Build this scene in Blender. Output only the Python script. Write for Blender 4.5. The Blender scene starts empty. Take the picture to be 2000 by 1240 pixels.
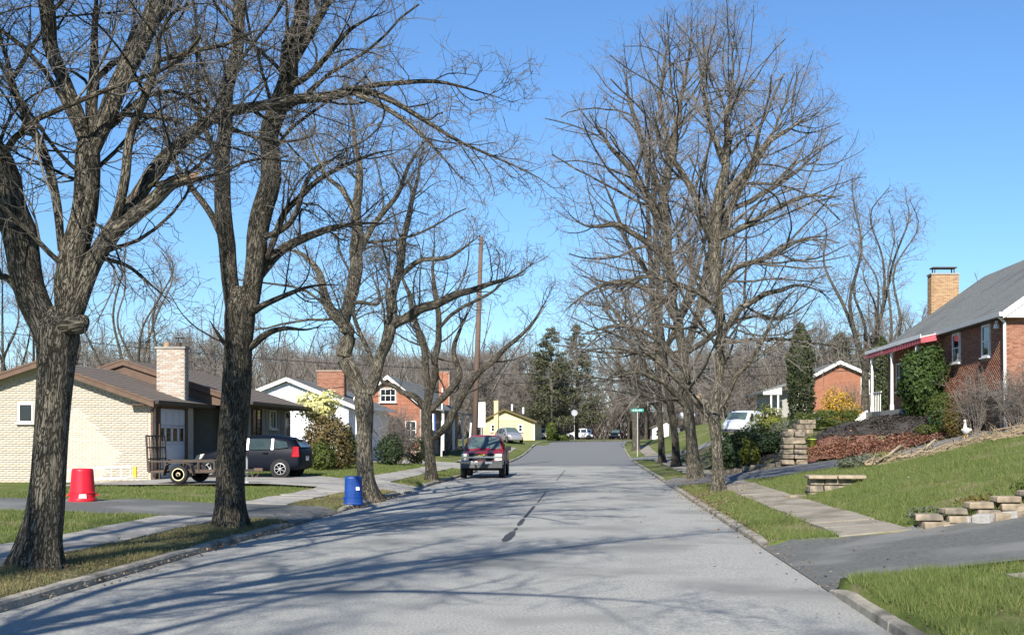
import bpy, math, random
import numpy as np
from mathutils import Vector, Matrix

random.seed(7); RNG = np.random.default_rng(11)
S = bpy.context.scene
COL = S.collection

# ------------------------------------------------------------------ camera, sky, sun, exposure
F = 2300.0; CX = 1163.0; CY = 854.0; CAMZ = 1.75      # focal length / principal point of the 2000x1240 photograph
cam_d = bpy.data.cameras.new('camera'); cam = bpy.data.objects.new('camera', cam_d); COL.objects.link(cam)
cam.location = (0, 0, CAMZ); cam.rotation_euler = (math.radians(90), 0, 0)
cam_d.sensor_width = 36.0; cam_d.lens = F / 2000 * 36
cam_d.shift_x = -(CX - 1000) / 2000; cam_d.shift_y = (CY - 620) / 2000
cam_d.clip_end = 3000
S.camera = cam
SUN_AZ = math.radians(10); SUN_EL = math.radians(35)
w = bpy.data.worlds.new('World'); S.world = w; w.use_nodes = True
nt = w.node_tree; nt.nodes.clear()
sky = nt.nodes.new('ShaderNodeTexSky'); sky.sky_type = 'NISHITA'; sky.sun_disc = False
sky.sun_elevation = SUN_EL; sky.sun_rotation = math.pi + SUN_AZ
sky.air_density = 1.25; sky.dust_density = 0.0; sky.ozone_density = 10.0; sky.altitude = 500
bg = nt.nodes.new('ShaderNodeBackground'); bg.inputs[1].default_value = 0.092
wo = nt.nodes.new('ShaderNodeOutputWorld')
nt.links.new(sky.outputs[0], bg.inputs[0]); nt.links.new(bg.outputs[0], wo.inputs[0])
sl = bpy.data.lights.new('sun', 'SUN'); sl.energy = 5.0; sl.angle = math.radians(0.53); sl.color = (1.0, 0.95, 0.87)
so = bpy.data.objects.new('sun', sl); COL.objects.link(so); so.location = (0, 0, 60)
so.rotation_euler = Vector((math.sin(SUN_AZ) * math.cos(SUN_EL), math.cos(SUN_AZ) * math.cos(SUN_EL), -math.sin(SUN_EL))).to_track_quat('-Z', 'Y').to_euler()
S.view_settings.view_transform = 'Standard'; S.view_settings.look = 'None'
S.view_settings.exposure = 0.8; S.view_settings.gamma = 1.0; S.view_settings.use_curve_mapping = False

# ------------------------------------------------------------------ materials
def mat(name, c1, c2=None, scale=3.0, rough=0.85, bump=0.0, bscale=40.0, coord='Object', stretch=(1, 1, 1), metal=0.0,
        spec=0.3, island=False, c3=None, scale3=0.5, detail=6.0, bdist=0.02, coat=0.0, transl=0.0):
    m = bpy.data.materials.new(name); m.use_nodes = True
    n = m.node_tree.nodes; l = m.node_tree.links
    b = n['Principled BSDF']; b.inputs['Roughness'].default_value = rough; b.inputs['Metallic'].default_value = metal
    b.inputs['Specular IOR Level'].default_value = spec
    b.inputs['Coat Weight'].default_value = coat; b.inputs['Coat Roughness'].default_value = 0.05
    b.inputs['Base Color'].default_value = (*c1, 1)
    if coord == 'bark':
        tc = n.new('ShaderNodeAttribute'); tc.attribute_name = 'bark'; vec = tc.outputs['Vector']
    else:
        tc = n.new('ShaderNodeTexCoord'); vec = tc.outputs[coord]
    mp = n.new('ShaderNodeMapping'); mp.inputs['Scale'].default_value = stretch; l.new(vec, mp.inputs[0]); vec = mp.outputs[0]
    if c2 is not None:
        if island:
            g = n.new('ShaderNodeNewGeometry'); oi = n.new('ShaderNodeObjectInfo')
            ad = n.new('ShaderNodeMath'); ad.operation = 'ADD'; l.new(g.outputs['Random Per Island'], ad.inputs[0]); l.new(oi.outputs['Random'], ad.inputs[1])
            fr = n.new('ShaderNodeMath'); fr.operation = 'FRACT'; l.new(ad.outputs[0], fr.inputs[0]); fac = fr.outputs[0]
        else:
            ns = n.new('ShaderNodeTexNoise'); ns.inputs['Scale'].default_value = scale; ns.inputs['Detail'].default_value = detail
            ns.inputs['Roughness'].default_value = 0.65
            l.new(vec, ns.inputs['Vector'])
            mr = n.new('ShaderNodeMapRange'); mr.inputs[1].default_value = 0.32; mr.inputs[2].default_value = 0.68
            l.new(ns.outputs[0], mr.inputs[0]); fac = mr.outputs[0]
        mx = n.new('ShaderNodeMix'); mx.data_type = 'RGBA'
        mx.inputs[6].default_value = (*c1, 1); mx.inputs[7].default_value = (*c2, 1); l.new(fac, mx.inputs[0])
        out = mx.outputs[2]
        if c3 is not None:
            n3 = n.new('ShaderNodeTexNoise'); n3.inputs['Scale'].default_value = scale3; n3.inputs['Detail'].default_value = 5
            l.new(vec, n3.inputs['Vector'])
            r3 = n.new('ShaderNodeMapRange'); r3.inputs[1].default_value = 0.5; r3.inputs[2].default_value = 0.66
            l.new(n3.outputs[0], r3.inputs[0])
            m3 = n.new('ShaderNodeMix'); m3.data_type = 'RGBA'; m3.inputs[7].default_value = (*c3, 1)
            l.new(r3.outputs[0], m3.inputs[0]); l.new(out, m3.inputs[6]); out = m3.outputs[2]
        l.new(out, b.inputs['Base Color'])
        m['_out'] = 1
    if bump > 0:
        nb = n.new('ShaderNodeTexNoise'); nb.inputs['Scale'].default_value = bscale; nb.inputs['Detail'].default_value = 5
        l.new(vec, nb.inputs['Vector'])
        bp = n.new('ShaderNodeBump'); bp.inputs['Strength'].default_value = bump; bp.inputs['Distance'].default_value = bdist
        l.new(nb.outputs[0], bp.inputs['Height']); l.new(bp.outputs[0], b.inputs['Normal'])
    if transl > 0:
        tr = n.new('ShaderNodeBsdfTranslucent'); ms = n.new('ShaderNodeMixShader'); ms.inputs[0].default_value = transl
        src = b.inputs['Base Color'].links[0].from_socket if b.inputs['Base Color'].links else None
        if src: l.new(src, tr.inputs[0])
        else: tr.inputs[0].default_value = (*c1, 1)
        l.new(b.outputs[0], ms.inputs[1]); l.new(tr.outputs[0], ms.inputs[2])
        l.new(ms.outputs[0], n['Material Output'].inputs[0])
    return m

M = {}
M['asphalt'] = mat('old_asphalt', (0.18, 0.178, 0.163), (0.42, 0.411, 0.372), 34, 0.9, 0.5, 90, c3=(0.195, 0.193, 0.178), scale3=0.42, bdist=0.01, detail=10)
M['asphalt_new'] = mat('newer_asphalt', (0.135, 0.136, 0.134), (0.185, 0.184, 0.18), 20, 0.88, 0.3, 80, bdist=0.01)
M['drive_dark'] = mat('dark_driveway', (0.08, 0.081, 0.074), (0.14, 0.14, 0.128), 14, 0.9, 0.4, 60, c3=(0.17, 0.168, 0.155), scale3=0.7, bdist=0.01)
M['drive_grey'] = mat('grey_driveway', (0.12, 0.122, 0.122), (0.16, 0.16, 0.16), 7, 0.9, 0.3, 60, bdist=0.01)
M['tar'] = mat('tar', (0.035, 0.035, 0.037), (0.06, 0.06, 0.06), 12, 0.7)
M['concrete'] = mat('concrete', (0.36, 0.34, 0.30), (0.27, 0.255, 0.225), 6, 0.9, 0.3, 70, c3=(0.21, 0.19, 0.16), scale3=1.2, bdist=0.01)
M['walk'] = mat('worn_walk', (0.30, 0.265, 0.21), (0.23, 0.20, 0.155), 5, 0.9, 0.3, 60, c3=(0.16, 0.14, 0.10), scale3=1.0, bdist=0.01)
M['kerb'] = mat('kerb_concrete', (0.36, 0.33, 0.27), (0.22, 0.20, 0.165), 5, 0.95, 0.5, 30, c3=(0.11, 0.10, 0.08), scale3=1.6)
M['lawn'] = mat('lawn_soil', (0.075, 0.108, 0.027), (0.145, 0.165, 0.05), 4.0, 1.0, 0.6, 35, c3=(0.21, 0.18, 0.10), scale3=0.7, bdist=0.05, spec=0.05, detail=9)
M['dry'] = mat('dry_verge', (0.20, 0.175, 0.09), (0.10, 0.115, 0.04), 3.5, 1.0, 0.7, 35, c3=(0.15, 0.115, 0.07), scale3=0.8, bdist=0.05, spec=0.05, detail=9)
M['blade'] = mat('grass_blade', (0.085, 0.145, 0.028), (0.21, 0.22, 0.08), 2.0, 0.7, island=True, spec=0.2, transl=0.3)
M['blade_dry'] = mat('dry_blade', (0.28, 0.24, 0.125), (0.17, 0.17, 0.065), 2.0, 0.8, island=True, spec=0.15, transl=0.3)
M['chips'] = mat('bark_chips', (0.17, 0.075, 0.048), (0.30, 0.16, 0.11), 2.0, 0.95, island=True, spec=0.05)
M['darkchips'] = mat('dark_chips', (0.035, 0.03, 0.027), (0.085, 0.075, 0.066), 2.0, 0.95, island=True, spec=0.05)
M['litter'] = mat('leaf_litter', (0.16, 0.10, 0.055), (0.28, 0.21, 0.13), 2.0, 0.9, island=True, spec=0.1)
M['woodfloor'] = mat('wood_floor', (0.13, 0.105, 0.07), (0.09, 0.10, 0.045), 0.6, 1.0, spec=0.05)
def barkm(name, ridge, mid, furrow, sc=8.0, lichen=None):
    m = bpy.data.materials.new(name); m.use_nodes = True; n = m.node_tree.nodes; l = m.node_tree.links; b = n['Principled BSDF']
    b.inputs['Roughness'].default_value = .95; b.inputs['Specular IOR Level'].default_value = .08
    at = n.new('ShaderNodeAttribute'); at.attribute_name = 'bark'
    mp = n.new('ShaderNodeMapping'); mp.inputs['Scale'].default_value = (1, 1, .17); l.new(at.outputs['Vector'], mp.inputs[0])
    ns = n.new('ShaderNodeTexNoise'); ns.inputs['Scale'].default_value = sc * .8; ns.inputs['Detail'].default_value = 8; ns.inputs['Distortion'].default_value = .6; l.new(mp.outputs[0], ns.inputs['Vector'])
    vo = n.new('ShaderNodeTexVoronoi'); vo.feature = 'DISTANCE_TO_EDGE'; vo.inputs['Scale'].default_value = sc
    ad = n.new('ShaderNodeVectorMath'); ad.operation = 'ADD'; sc_ = n.new('ShaderNodeVectorMath'); sc_.operation = 'SCALE'; sc_.inputs['Scale'].default_value = .55
    l.new(ns.outputs['Color'], sc_.inputs[0]); l.new(mp.outputs[0], ad.inputs[0]); l.new(sc_.outputs[0], ad.inputs[1]); l.new(ad.outputs[0], vo.inputs['Vector'])
    r1 = n.new('ShaderNodeMapRange'); r1.inputs[1].default_value = .0; r1.inputs[2].default_value = .15; l.new(vo.outputs['Distance'], r1.inputs[0])
    big = n.new('ShaderNodeTexNoise'); big.inputs['Scale'].default_value = 1.1; big.inputs['Detail'].default_value = 4; l.new(at.outputs['Vector'], big.inputs['Vector'])
    r2 = n.new('ShaderNodeMapRange'); r2.inputs[1].default_value = .38; r2.inputs[2].default_value = .62; l.new(big.outputs[0], r2.inputs[0])
    r3 = n.new('ShaderNodeMapRange'); r3.inputs[1].default_value = .25; r3.inputs[2].default_value = .75; l.new(ns.outputs[0], r3.inputs[0])
    m1 = n.new('ShaderNodeMix'); m1.data_type = 'RGBA'; m1.inputs[6].default_value = (*mid, 1); m1.inputs[7].default_value = (*ridge, 1); l.new(r3.outputs[0], m1.inputs[0])
    m2 = n.new('ShaderNodeMix'); m2.data_type = 'RGBA'; m2.inputs[6].default_value = (*furrow, 1); l.new(m1.outputs[2], m2.inputs[7]); l.new(r1.outputs[0], m2.inputs[0])
    m3 = n.new('ShaderNodeMix'); m3.data_type = 'RGBA'; m3.blend_type = 'MULTIPLY'; m3.inputs[0].default_value = .55; l.new(m2.outputs[2], m3.inputs[6])
    cr = n.new('ShaderNodeMix'); cr.data_type = 'RGBA'; cr.inputs[6].default_value = (.55, .56, .5, 1); cr.inputs[7].default_value = (1.15, 1.1, 1.02, 1); l.new(r2.outputs[0], cr.inputs[0]); l.new(cr.outputs[2], m3.inputs[7])
    l.new(m3.outputs[2], b.inputs['Base Color'])
    hm = n.new('ShaderNodeMath'); hm.operation = 'MULTIPLY_ADD'; hm.inputs[1].default_value = .6; l.new(r3.outputs[0], hm.inputs[0]); l.new(r1.outputs[0], hm.inputs[2])
    bp = n.new('ShaderNodeBump'); bp.inputs['Strength'].default_value = 1.0; bp.inputs['Distance'].default_value = .035; l.new(hm.outputs[0], bp.inputs['Height']); l.new(bp.outputs[0], b.inputs['Normal'])
    return m
M['bark'] = barkm('grey_bark', (.23, .207, .165), (.14, .125, .098), (.05, .045, .036))
M['bark2'] = barkm('dark_bark', (.175, .157, .125), (.105, .094, .075), (.036, .032, .026))
M['bark3'] = barkm('pale_bark', (.25, .225, .178), (.16, .142, .11), (.07, .062, .05), 7.0)
M['twig'] = mat('twig_bark', (0.105, 0.094, 0.078), (0.185, 0.167, 0.14), 1.0, 0.95, coord='Object', spec=0.1)
M['twig2'] = mat('reddish_twig', (0.14, 0.123, 0.105), (0.23, 0.205, 0.178), 1.0, 0.95, coord='Object', spec=0.1)
M['cutwood'] = mat('cut_wood', (0.42, 0.30, 0.18), (0.30, 0.19, 0.11), 8, 0.8)
def leafm(k, a, b, t=0.25): M[k] = mat(k + '_leaf', a, b, 2, 0.6, island=True, spec=0.25, transl=t)
leafm('holly', (0.018, 0.04, 0.010), (0.07, 0.11, 0.025)); leafm('olive', (0.10, 0.085, 0.03), (0.17, 0.12, 0.05))
leafm('conifer', (0.035, 0.05, 0.02), (0.085, 0.10, 0.042)); leafm('yellowgreen', (0.11, 0.14, 0.022), (0.20, 0.20, 0.035))
leafm('rhodo', (0.02, 0.042, 0.02), (0.065, 0.09, 0.035)); leafm('pine', (0.07, 0.08, 0.042), (0.14, 0.14, 0.075))
leafm('gold', (0.42, 0.25, 0.02), (0.55, 0.36, 0.05)); leafm('bloom', (0.62, 0.58, 0.20), (0.78, 0.76, 0.42)); leafm('hedge', (0.045, 0.07, 0.014), (0.10, 0.12, 0.025))
leafm('rust', (0.16, 0.09, 0.035), (0.14, 0.14, 0.03)); leafm('greyleaf', (0.09, 0.10, 0.065), (0.13, 0.145, 0.09))
M['blond'] = mat('blond_brick', (0.55, 0.485, 0.39), (0.505, 0.435, 0.34), 2, 0.9, island=True)
M['blond_m'] = mat('blond_mortar', (0.52, 0.46, 0.365), (0.49, 0.43, 0.34), 3, 0.95)
M['redbrick'] = mat('red_brick', (0.235, 0.09, 0.058), (0.33, 0.17, 0.105), 2, 0.9, island=True)
M['red_m'] = mat('red_mortar', (0.36, 0.29, 0.23), (0.30, 0.22, 0.17), 3, 0.95)
M['orangebrick'] = mat('orange_brick', (0.36, 0.13, 0.07), (0.42, 0.185, 0.11), 2, 0.9, island=True)
M['ambrick'] = mat('amber_brick', (0.42, 0.275, 0.14), (0.29, 0.165, 0.09), 2, 0.9, island=True)
M['palebrick'] = mat('limed_brick', (0.46, 0.43, 0.38), (0.37, 0.28, 0.215), 2, 0.95, island=True)
M['roof_brown'] = mat('brown_shingle', (0.12, 0.095, 0.075), (0.19, 0.155, 0.122), 6, 0.95, 0.5, 25, stretch=(1, 1, 1), c3=(0.155, 0.13, 0.105), scale3=0.6)
M['roof_grey'] = mat('grey_shingle', (0.13, 0.133, 0.126), (0.20, 0.205, 0.19), 6, 0.95, 0.5, 25, c3=(0.125, 0.13, 0.13), scale3=0.5)
M['white'] = mat('white_paint', (0.80, 0.79, 0.75), (0.72, 0.71, 0.67), 4, 0.5)
M['siding'] = mat('white_siding', (0.72, 0.73, 0.72), (0.64, 0.65, 0.65), 2, 0.6)
M['yellow'] = mat('yellow_siding', (0.60, 0.475, 0.285), (0.56, 0.44, 0.26), 2, 0.7)
M['brown_trim'] = mat('brown_trim', (0.14, 0.088, 0.06), (0.10, 0.062, 0.042), 4, 0.7)
M['dark_trim'] = mat('dark_gutter', (0.05, 0.042, 0.038), (0.035, 0.03, 0.028), 4, 0.5)
M['grey_siding'] = mat('grey_siding', (0.33, 0.315, 0.28), (0.28, 0.265, 0.235), 2, 0.7)
M['garage'] = mat('garage_paint', (0.55, 0.56, 0.58), (0.50, 0.51, 0.53), 2, 0.5)
M['glass'] = mat('dark_glass', (0.012, 0.016, 0.02), None, rough=0.06, spec=0.7)
M['carglass'] = mat('car_glass', (0.05, 0.08, 0.082), (0.10, 0.135, 0.125), 3.0, 0.05, spec=0.9)  # lightened greenish base colour stands in for reflected sky and trees
M['black'] = mat('black_rubber', (0.014, 0.014, 0.015), (0.022, 0.022, 0.022), 5, 0.75)
M['dark'] = mat('carport_shade_tone', (0.03, 0.028, 0.026), (0.045, 0.04, 0.036), 1.5, 0.9)  # near-black colour stands in for the shade inside the carport
M['steel'] = mat('dark_steel', (0.05, 0.045, 0.04), (0.10, 0.075, 0.055), 6, 0.6, metal=0.3)
M['galv'] = mat('galvanised', (0.50, 0.50, 0.49), (0.40, 0.40, 0.39), 6, 0.45, metal=0.6)
M['chrome'] = mat('chrome', (0.72, 0.73, 0.75), None, rough=0.12, metal=1.0)
M['cream'] = mat('cream_rim', (0.78, 0.68, 0.42), (0.70, 0.60, 0.36), 6, 0.5)
M['redbin'] = mat('red_plastic', (0.66, 0.012, 0.028), (0.58, 0.01, 0.025), 3, 0.38, spec=0.5)
M['bluebin'] = mat('blue_plastic', (0.004, 0.04, 0.20), (0.006, 0.055, 0.26), 5, 0.42, spec=0.5)
M['truckred'] = mat('truck_red', (0.27, 0.010, 0.022), (0.23, 0.009, 0.020), 2, 0.38, coat=0.25)
M['navy'] = mat('navy_paint', (0.003, 0.005, 0.011), (0.003, 0.0045, 0.010), 2, 0.5, coat=0.0, spec=0.14)
M['silver'] = mat('silver_paint', (0.42, 0.41, 0.42), (0.40, 0.39, 0.40), 2, 0.3, metal=0.5, coat=0.6)
M['carwhite'] = mat('white_car_paint', (0.80, 0.80, 0.80), None, rough=0.3, coat=0.6)
M['lens'] = mat('headlamp_lens', (0.72, 0.68, 0.56), (0.5, 0.47, 0.40), 20, 0.15, spec=0.7)
M['amber'] = mat('amber_lens', (0.55, 0.22, 0.03), None, rough=0.2)
M['tail'] = mat('tail_lens', (0.35, 0.008, 0.012), None, rough=0.15, spec=0.7)
M['greygrille'] = mat('grey_plastic', (0.07, 0.07, 0.075), (0.10, 0.10, 0.10), 8, 0.6)
M['gold_badge'] = mat('gold_badge', (0.65, 0.45, 0.10), None, rough=0.3, metal=0.7)
M['pole'] = mat('pole_wood', (0.105, 0.068, 0.05), (0.155, 0.105, 0.08), 3, 0.9, 0.4, 10, stretch=(1, 1, 0.1))
M['sign_green'] = mat('sign_green', (0.02, 0.30, 0.22), None, rough=0.4)
M['signwhite'] = mat('sign_white', (0.78, 0.78, 0.76), None, rough=0.5)
M['signback'] = mat('sign_back', (0.36, 0.38, 0.40), (0.31, 0.33, 0.35), 4, 0.6)
M['globe'] = mat('opal_globe', (0.85, 0.84, 0.80), None, rough=0.3)
M['stone'] = mat('field_stone', (0.34, 0.28, 0.20), (0.22, 0.18, 0.13), 4, 0.95, 0.6, 14, c3=(0.13, 0.115, 0.09), scale3=2.5)
M['stone2'] = mat('tan_stone', (0.37, 0.30, 0.205), (0.26, 0.21, 0.15), 4, 0.95, 0.5, 14, c3=(0.20, 0.16, 0.11), scale3=3)
M['rubble'] = mat('pale_rubble', (0.38, 0.36, 0.33), (0.25, 0.24, 0.22), 7, 0.95, 0.6, 14)
M['mulch'] = mat('red_mulch', (0.22, 0.105, 0.07), (0.12, 0.058, 0.04), 12, 1.0, 0.9, 30, c3=(0.28, 0.15, 0.10), scale3=3, bdist=0.05)
M['soil'] = mat('dark_mulch', (0.045, 0.04, 0.036), (0.075, 0.066, 0.058), 8, 1.0, 0.9, 30, c3=(0.03, 0.028, 0.026), scale3=3, bdist=0.05)
M['awning'] = mat('awning_red', (0.42, 0.10, 0.115), (0.34, 0.075, 0.09), 4, 0.8)
M['hose'] = mat('green_plastic', (0.01, 0.085, 0.055), (0.015, 0.11, 0.07), 3, 0.45)
M['ladder'] = mat('aluminium', (0.66, 0.66, 0.65), (0.58, 0.58, 0.57), 4, 0.4, metal=0.4)
M['yellowcap'] = mat('yellow_plastic', (0.70, 0.40, 0.03), None, rough=0.5)
M['stick'] = mat('dry_stick', (0.36, 0.28, 0.18), (0.22, 0.165, 0.11), 3, 0.9)
M['lime'] = mat('lime_plastic', (0.45, 0.58, 0.10), None, rough=0.5)

# ------------------------------------------------------------------ helpers
def P(px, py, Y):                     # a point of the photograph at Y metres from the camera
    s = F / Y
    return np.array([(px - CX) / s, Y, CAMZ - (py - CY) / s])

def link(name, me, m=None, parent=None, smooth=False):
    o = bpy.data.objects.new(name, me); COL.objects.link(o)
    if m is not None:
        for mm in (m if isinstance(m, (list, tuple)) else [m]): me.materials.append(mm)
    if parent is not None: o.parent = parent
    if smooth: me.polygons.foreach_set('use_smooth', [True] * len(me.polygons))
    return o

def tag(o, label=None, cat=None, group=None, kind=None):
    if label: o['label'] = label
    if cat: o['category'] = cat
    if group: o['group'] = group
    if kind: o['kind'] = kind
    return o

def empty(name, loc, rz=0.0, **k):
    o = bpy.data.objects.new(name, None); COL.objects.link(o); o.empty_display_size = 0.2
    o.location = loc; o.rotation_euler = (0, 0, rz)
    return tag(o, **k)

def copy_tree(o, parent=None):
    c = o.copy(); COL.objects.link(c)
    if parent is not None: c.parent = parent
    for ch in list(o.children): copy_tree(ch, c)
    return c

class MB:
    def __init__(s): s.v = []; s.f = []; s.mi = []
    def add(s, vs, fs, mi=0):
        b = len(s.v); s.v += [tuple(x) for x in vs]; s.f += [tuple(i + b for i in f) for f in fs]; s.mi += [mi] * len(fs); return s
    def box(s, c, d, rot=None, mi=0):
        hx, hy, hz = d[0] / 2, d[1] / 2, d[2] / 2
        vs = [Vector((x * hx, y * hy, z * hz)) for z in (-1, 1) for y in (-1, 1) for x in (-1, 1)]
        if rot is not None:
            r = rot if isinstance(rot, Matrix) else Matrix.Rotation(rot, 3, 'Z'); vs = [r @ v for v in vs]
        vs = [v + Vector(c) for v in vs]
        return s.add(vs, [(0, 2, 3, 1), (4, 5, 7, 6), (0, 1, 5, 4), (2, 6, 7, 3), (0, 4, 6, 2), (1, 3, 7, 5)], mi)
    def prism(s, poly, ext, mi=0):            # poly: list of 3D points (planar), extruded by vector ext
        n = len(poly); e = Vector(ext); a = [Vector(p) for p in poly]; b = [p + e for p in a]
        fs = [tuple(range(n))[::-1], tuple(range(n, 2 * n))] + [(i, (i + 1) % n, n + (i + 1) % n, n + i) for i in range(n)]
        return s.add(a + b, fs, mi)
    def bar(s, a, b, w, h=None, mi=0):
        a = Vector(a); b = Vector(b); d = b - a; L = d.length
        if L < 1e-6: return s
        r = d.to_track_quat('X', 'Z').to_matrix()
        return s.box((a + b) / 2, (L, w, h or w), r, mi)
    def tube(s, pts, rad, sides=8, mi=0, cap=True):
        pts = [Vector(p) for p in pts]; n = len(pts)
        if not hasattr(rad, '__len__'): rad = [rad] * n
        t0 = (pts[-1] - pts[0]).normalized(); ref = Vector((0, 0, 1)) if abs(t0.z) < 0.9 else Vector((1, 0, 0))
        vs = []
        for i, p in enumerate(pts):
            t = (pts[min(i + 1, n - 1)] - pts[max(i - 1, 0)]).normalized()
            u = (ref - t * ref.dot(t)).normalized(); v = t.cross(u)
            vs += [p + (u * math.cos(2 * math.pi * k / sides) + v * math.sin(2 * math.pi * k / sides)) * rad[i] for k in range(sides)]
        fs = [(i * sides + k, i * sides + (k + 1) % sides, (i + 1) * sides + (k + 1) % sides, (i + 1) * sides + k) for i in range(n - 1) for k in range(sides)]
        if cap: fs += [tuple(range(sides))[::-1], tuple(range((n - 1) * sides, n * sides))]
        return s.add(vs, fs, mi)
    def lathe(s, prof, c=(0, 0, 0), axis='Z', sides=20, mi=0):   # prof: (r, h) list
        vs = []
        for r, h in prof:
            for k in range(sides):
                a = 2 * math.pi * k / sides; x, y = r * math.cos(a), r * math.sin(a)
                p = (x, y, h) if axis == 'Z' else ((h, x, y) if axis == 'X' else (x, h, y))
                vs.append((p[0] + c[0], p[1] + c[1], p[2] + c[2]))
        n = len(prof); fs = []
        for i in range(n - 1):
            for k in range(sides):
                q = (i * sides + k, i * sides + (k + 1) % sides, (i + 1) * sides + (k + 1) % sides, (i + 1) * sides + k)
                fs.append(q if axis != 'Y' else q[::-1])
        fs += [tuple(range(sides))[::-1], tuple(range((n - 1) * sides, n * sides))]
        return s.add(vs, fs, mi)
    def build(s, name, m, parent=None, smooth=False, bevel=0.0):
        me = bpy.data.meshes.new(name); me.from_pydata([tuple(v) for v in s.v], [], s.f)
        o = link(name, me, m, parent, smooth)
        if isinstance(m, (list, tuple)) and len(m) > 1: me.polygons.foreach_set('material_index', s.mi)
        me.update()
        if bevel > 0:
            md = o.modifiers.new('bevel', 'BEVEL'); md.width = bevel; md.segments = 2; md.limit_method = 'ANGLE'
        return o

def np_mesh(name, V, Q, m, parent=None, smooth=True, bark=None):
    """V (N,3) verts, Q (M,k) faces of one size k"""
    me = bpy.data.meshes.new(name); k = Q.shape[1]
    me.vertices.add(len(V)); me.vertices.foreach_set('co', V.astype(np.float32).ravel())
    me.loops.add(Q.size); me.loops.foreach_set('vertex_index', Q.astype(np.int32).ravel())
    me.polygons.add(len(Q)); me.polygons.foreach_set('loop_start', np.arange(0, Q.size, k, dtype=np.int32))
    try: me.polygons.foreach_set('loop_total', np.full(len(Q), k, dtype=np.int32))
    except Exception: pass
    if bark is not None:
        at = me.attributes.new('bark', 'FLOAT_VECTOR', 'POINT'); at.data.foreach_set('vector', bark.astype(np.float32).ravel())
    me.update(calc_edges=True); me.validate()
    return link(name, me, m, parent, smooth)

def tubes(Pn, R, sides, seed=0.0, flare=None, rough=0.0):
    """Pn (B,n,3), R (B,n) -> verts, quads, bark coords"""
    B, n, _ = Pn.shape
    T = np.gradient(Pn, axis=1); T /= np.linalg.norm(T, axis=2, keepdims=True) + 1e-9
    mt = T.mean(axis=1); ref = np.where(np.abs(mt[:, 2:3]) < 0.8, np.array([[0, 0, 1.0]]), np.array([[1.0, 0, 0]]))[:, None, :]
    U = ref - T * np.sum(ref * T, axis=2, keepdims=True); U /= np.linalg.norm(U, axis=2, keepdims=True) + 1e-9
    W = np.cross(T, U)
    th = np.arange(sides) * 2 * np.pi / sides
    L = np.concatenate([np.zeros((B, 1)), np.cumsum(np.linalg.norm(np.diff(Pn, axis=1), axis=2), axis=1)], axis=1)
    RR = np.repeat(R[:, :, None], sides, axis=2)
    if rough > 0:
        rg = np.random.default_rng(int(seed * 1000) + 5); mod = np.zeros((B, n, sides))
        for k, a, wv in ((2, .5, 2.2), (3, .45, 3.1), (5, .4, 2.0), (7, .45, 1.3), (9, .5, 1.0), (11, .4, 2.4)):
            mod += a * np.cos(k * th[None, None, :] + rg.uniform(0, 6.3) + wv * L[:, :, None] + 0.8 * np.sin(2.3 * L[:, :, None] + rg.uniform(0, 6)))
        RR = RR * (1 + rough * mod)
    if flare is not None:
        amp, hh, lob = flare
        RR = RR * (1 + amp * np.exp(-L[:, :, None] / hh) * (0.65 + 0.55 * np.cos(lob * th[None, None, :] + 1.0 + seed) + 0.25 * np.cos((lob + 2) * th[None, None, :] + 2.0)))
    V = Pn[:, :, None, :] + RR[..., None] * (np.cos(th)[None, None, :, None] * U[:, :, None, :] + np.sin(th)[None, None, :, None] * W[:, :, None, :])
    bark = np.empty_like(V); bark[..., 0] = np.cos(th) * np.maximum(R[:, :, None], .05) * 3; bark[..., 1] = np.sin(th) * np.maximum(R[:, :, None], .05) * 3
    bark[..., 2] = L[:, :, None] * 3 + np.arange(B)[:, None, None] * 1.7
    i = np.arange(n - 1)[:, None]; k = np.arange(sides)[None, :]
    q = np.stack([i * sides + k, i * sides + (k + 1) % sides, (i + 1) * sides + (k + 1) % sides, (i + 1) * sides + k], axis=-1).reshape(-1, 4)
    Q = (q[None] + (np.arange(B) * n * sides)[:, None, None]).reshape(-1, 4)
    return V.reshape(-1, 3), Q, bark.reshape(-1, 3)

def catmull(pts, n):
    pts = np.array(pts, float); m = len(pts)
    d = np.concatenate([[0], np.cumsum(np.linalg.norm(np.diff(pts[:, :3], axis=0), axis=1))])
    t = np.linspace(0, d[-1], n); out = np.empty((n, pts.shape[1]))
    ext = np.vstack([2 * pts[0] - pts[1], pts, 2 * pts[-1] - pts[-2]])
    j = np.clip(np.searchsorted(d, t, side='right') - 1, 0, m - 2)
    u = ((t - d[j]) / (d[j + 1] - d[j] + 1e-9))[:, None]
    p0, p1, p2, p3 = ext[j], ext[j + 1], ext[j + 2], ext[j + 3]
    out = 0.5 * (2 * p1 + (p2 - p0) * u + (2 * p0 - 5 * p1 + 4 * p2 - p3) * u ** 2 + (3 * p1 - p0 - 3 * p2 + p3) * u ** 3)
    return out, d[-1]

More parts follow.
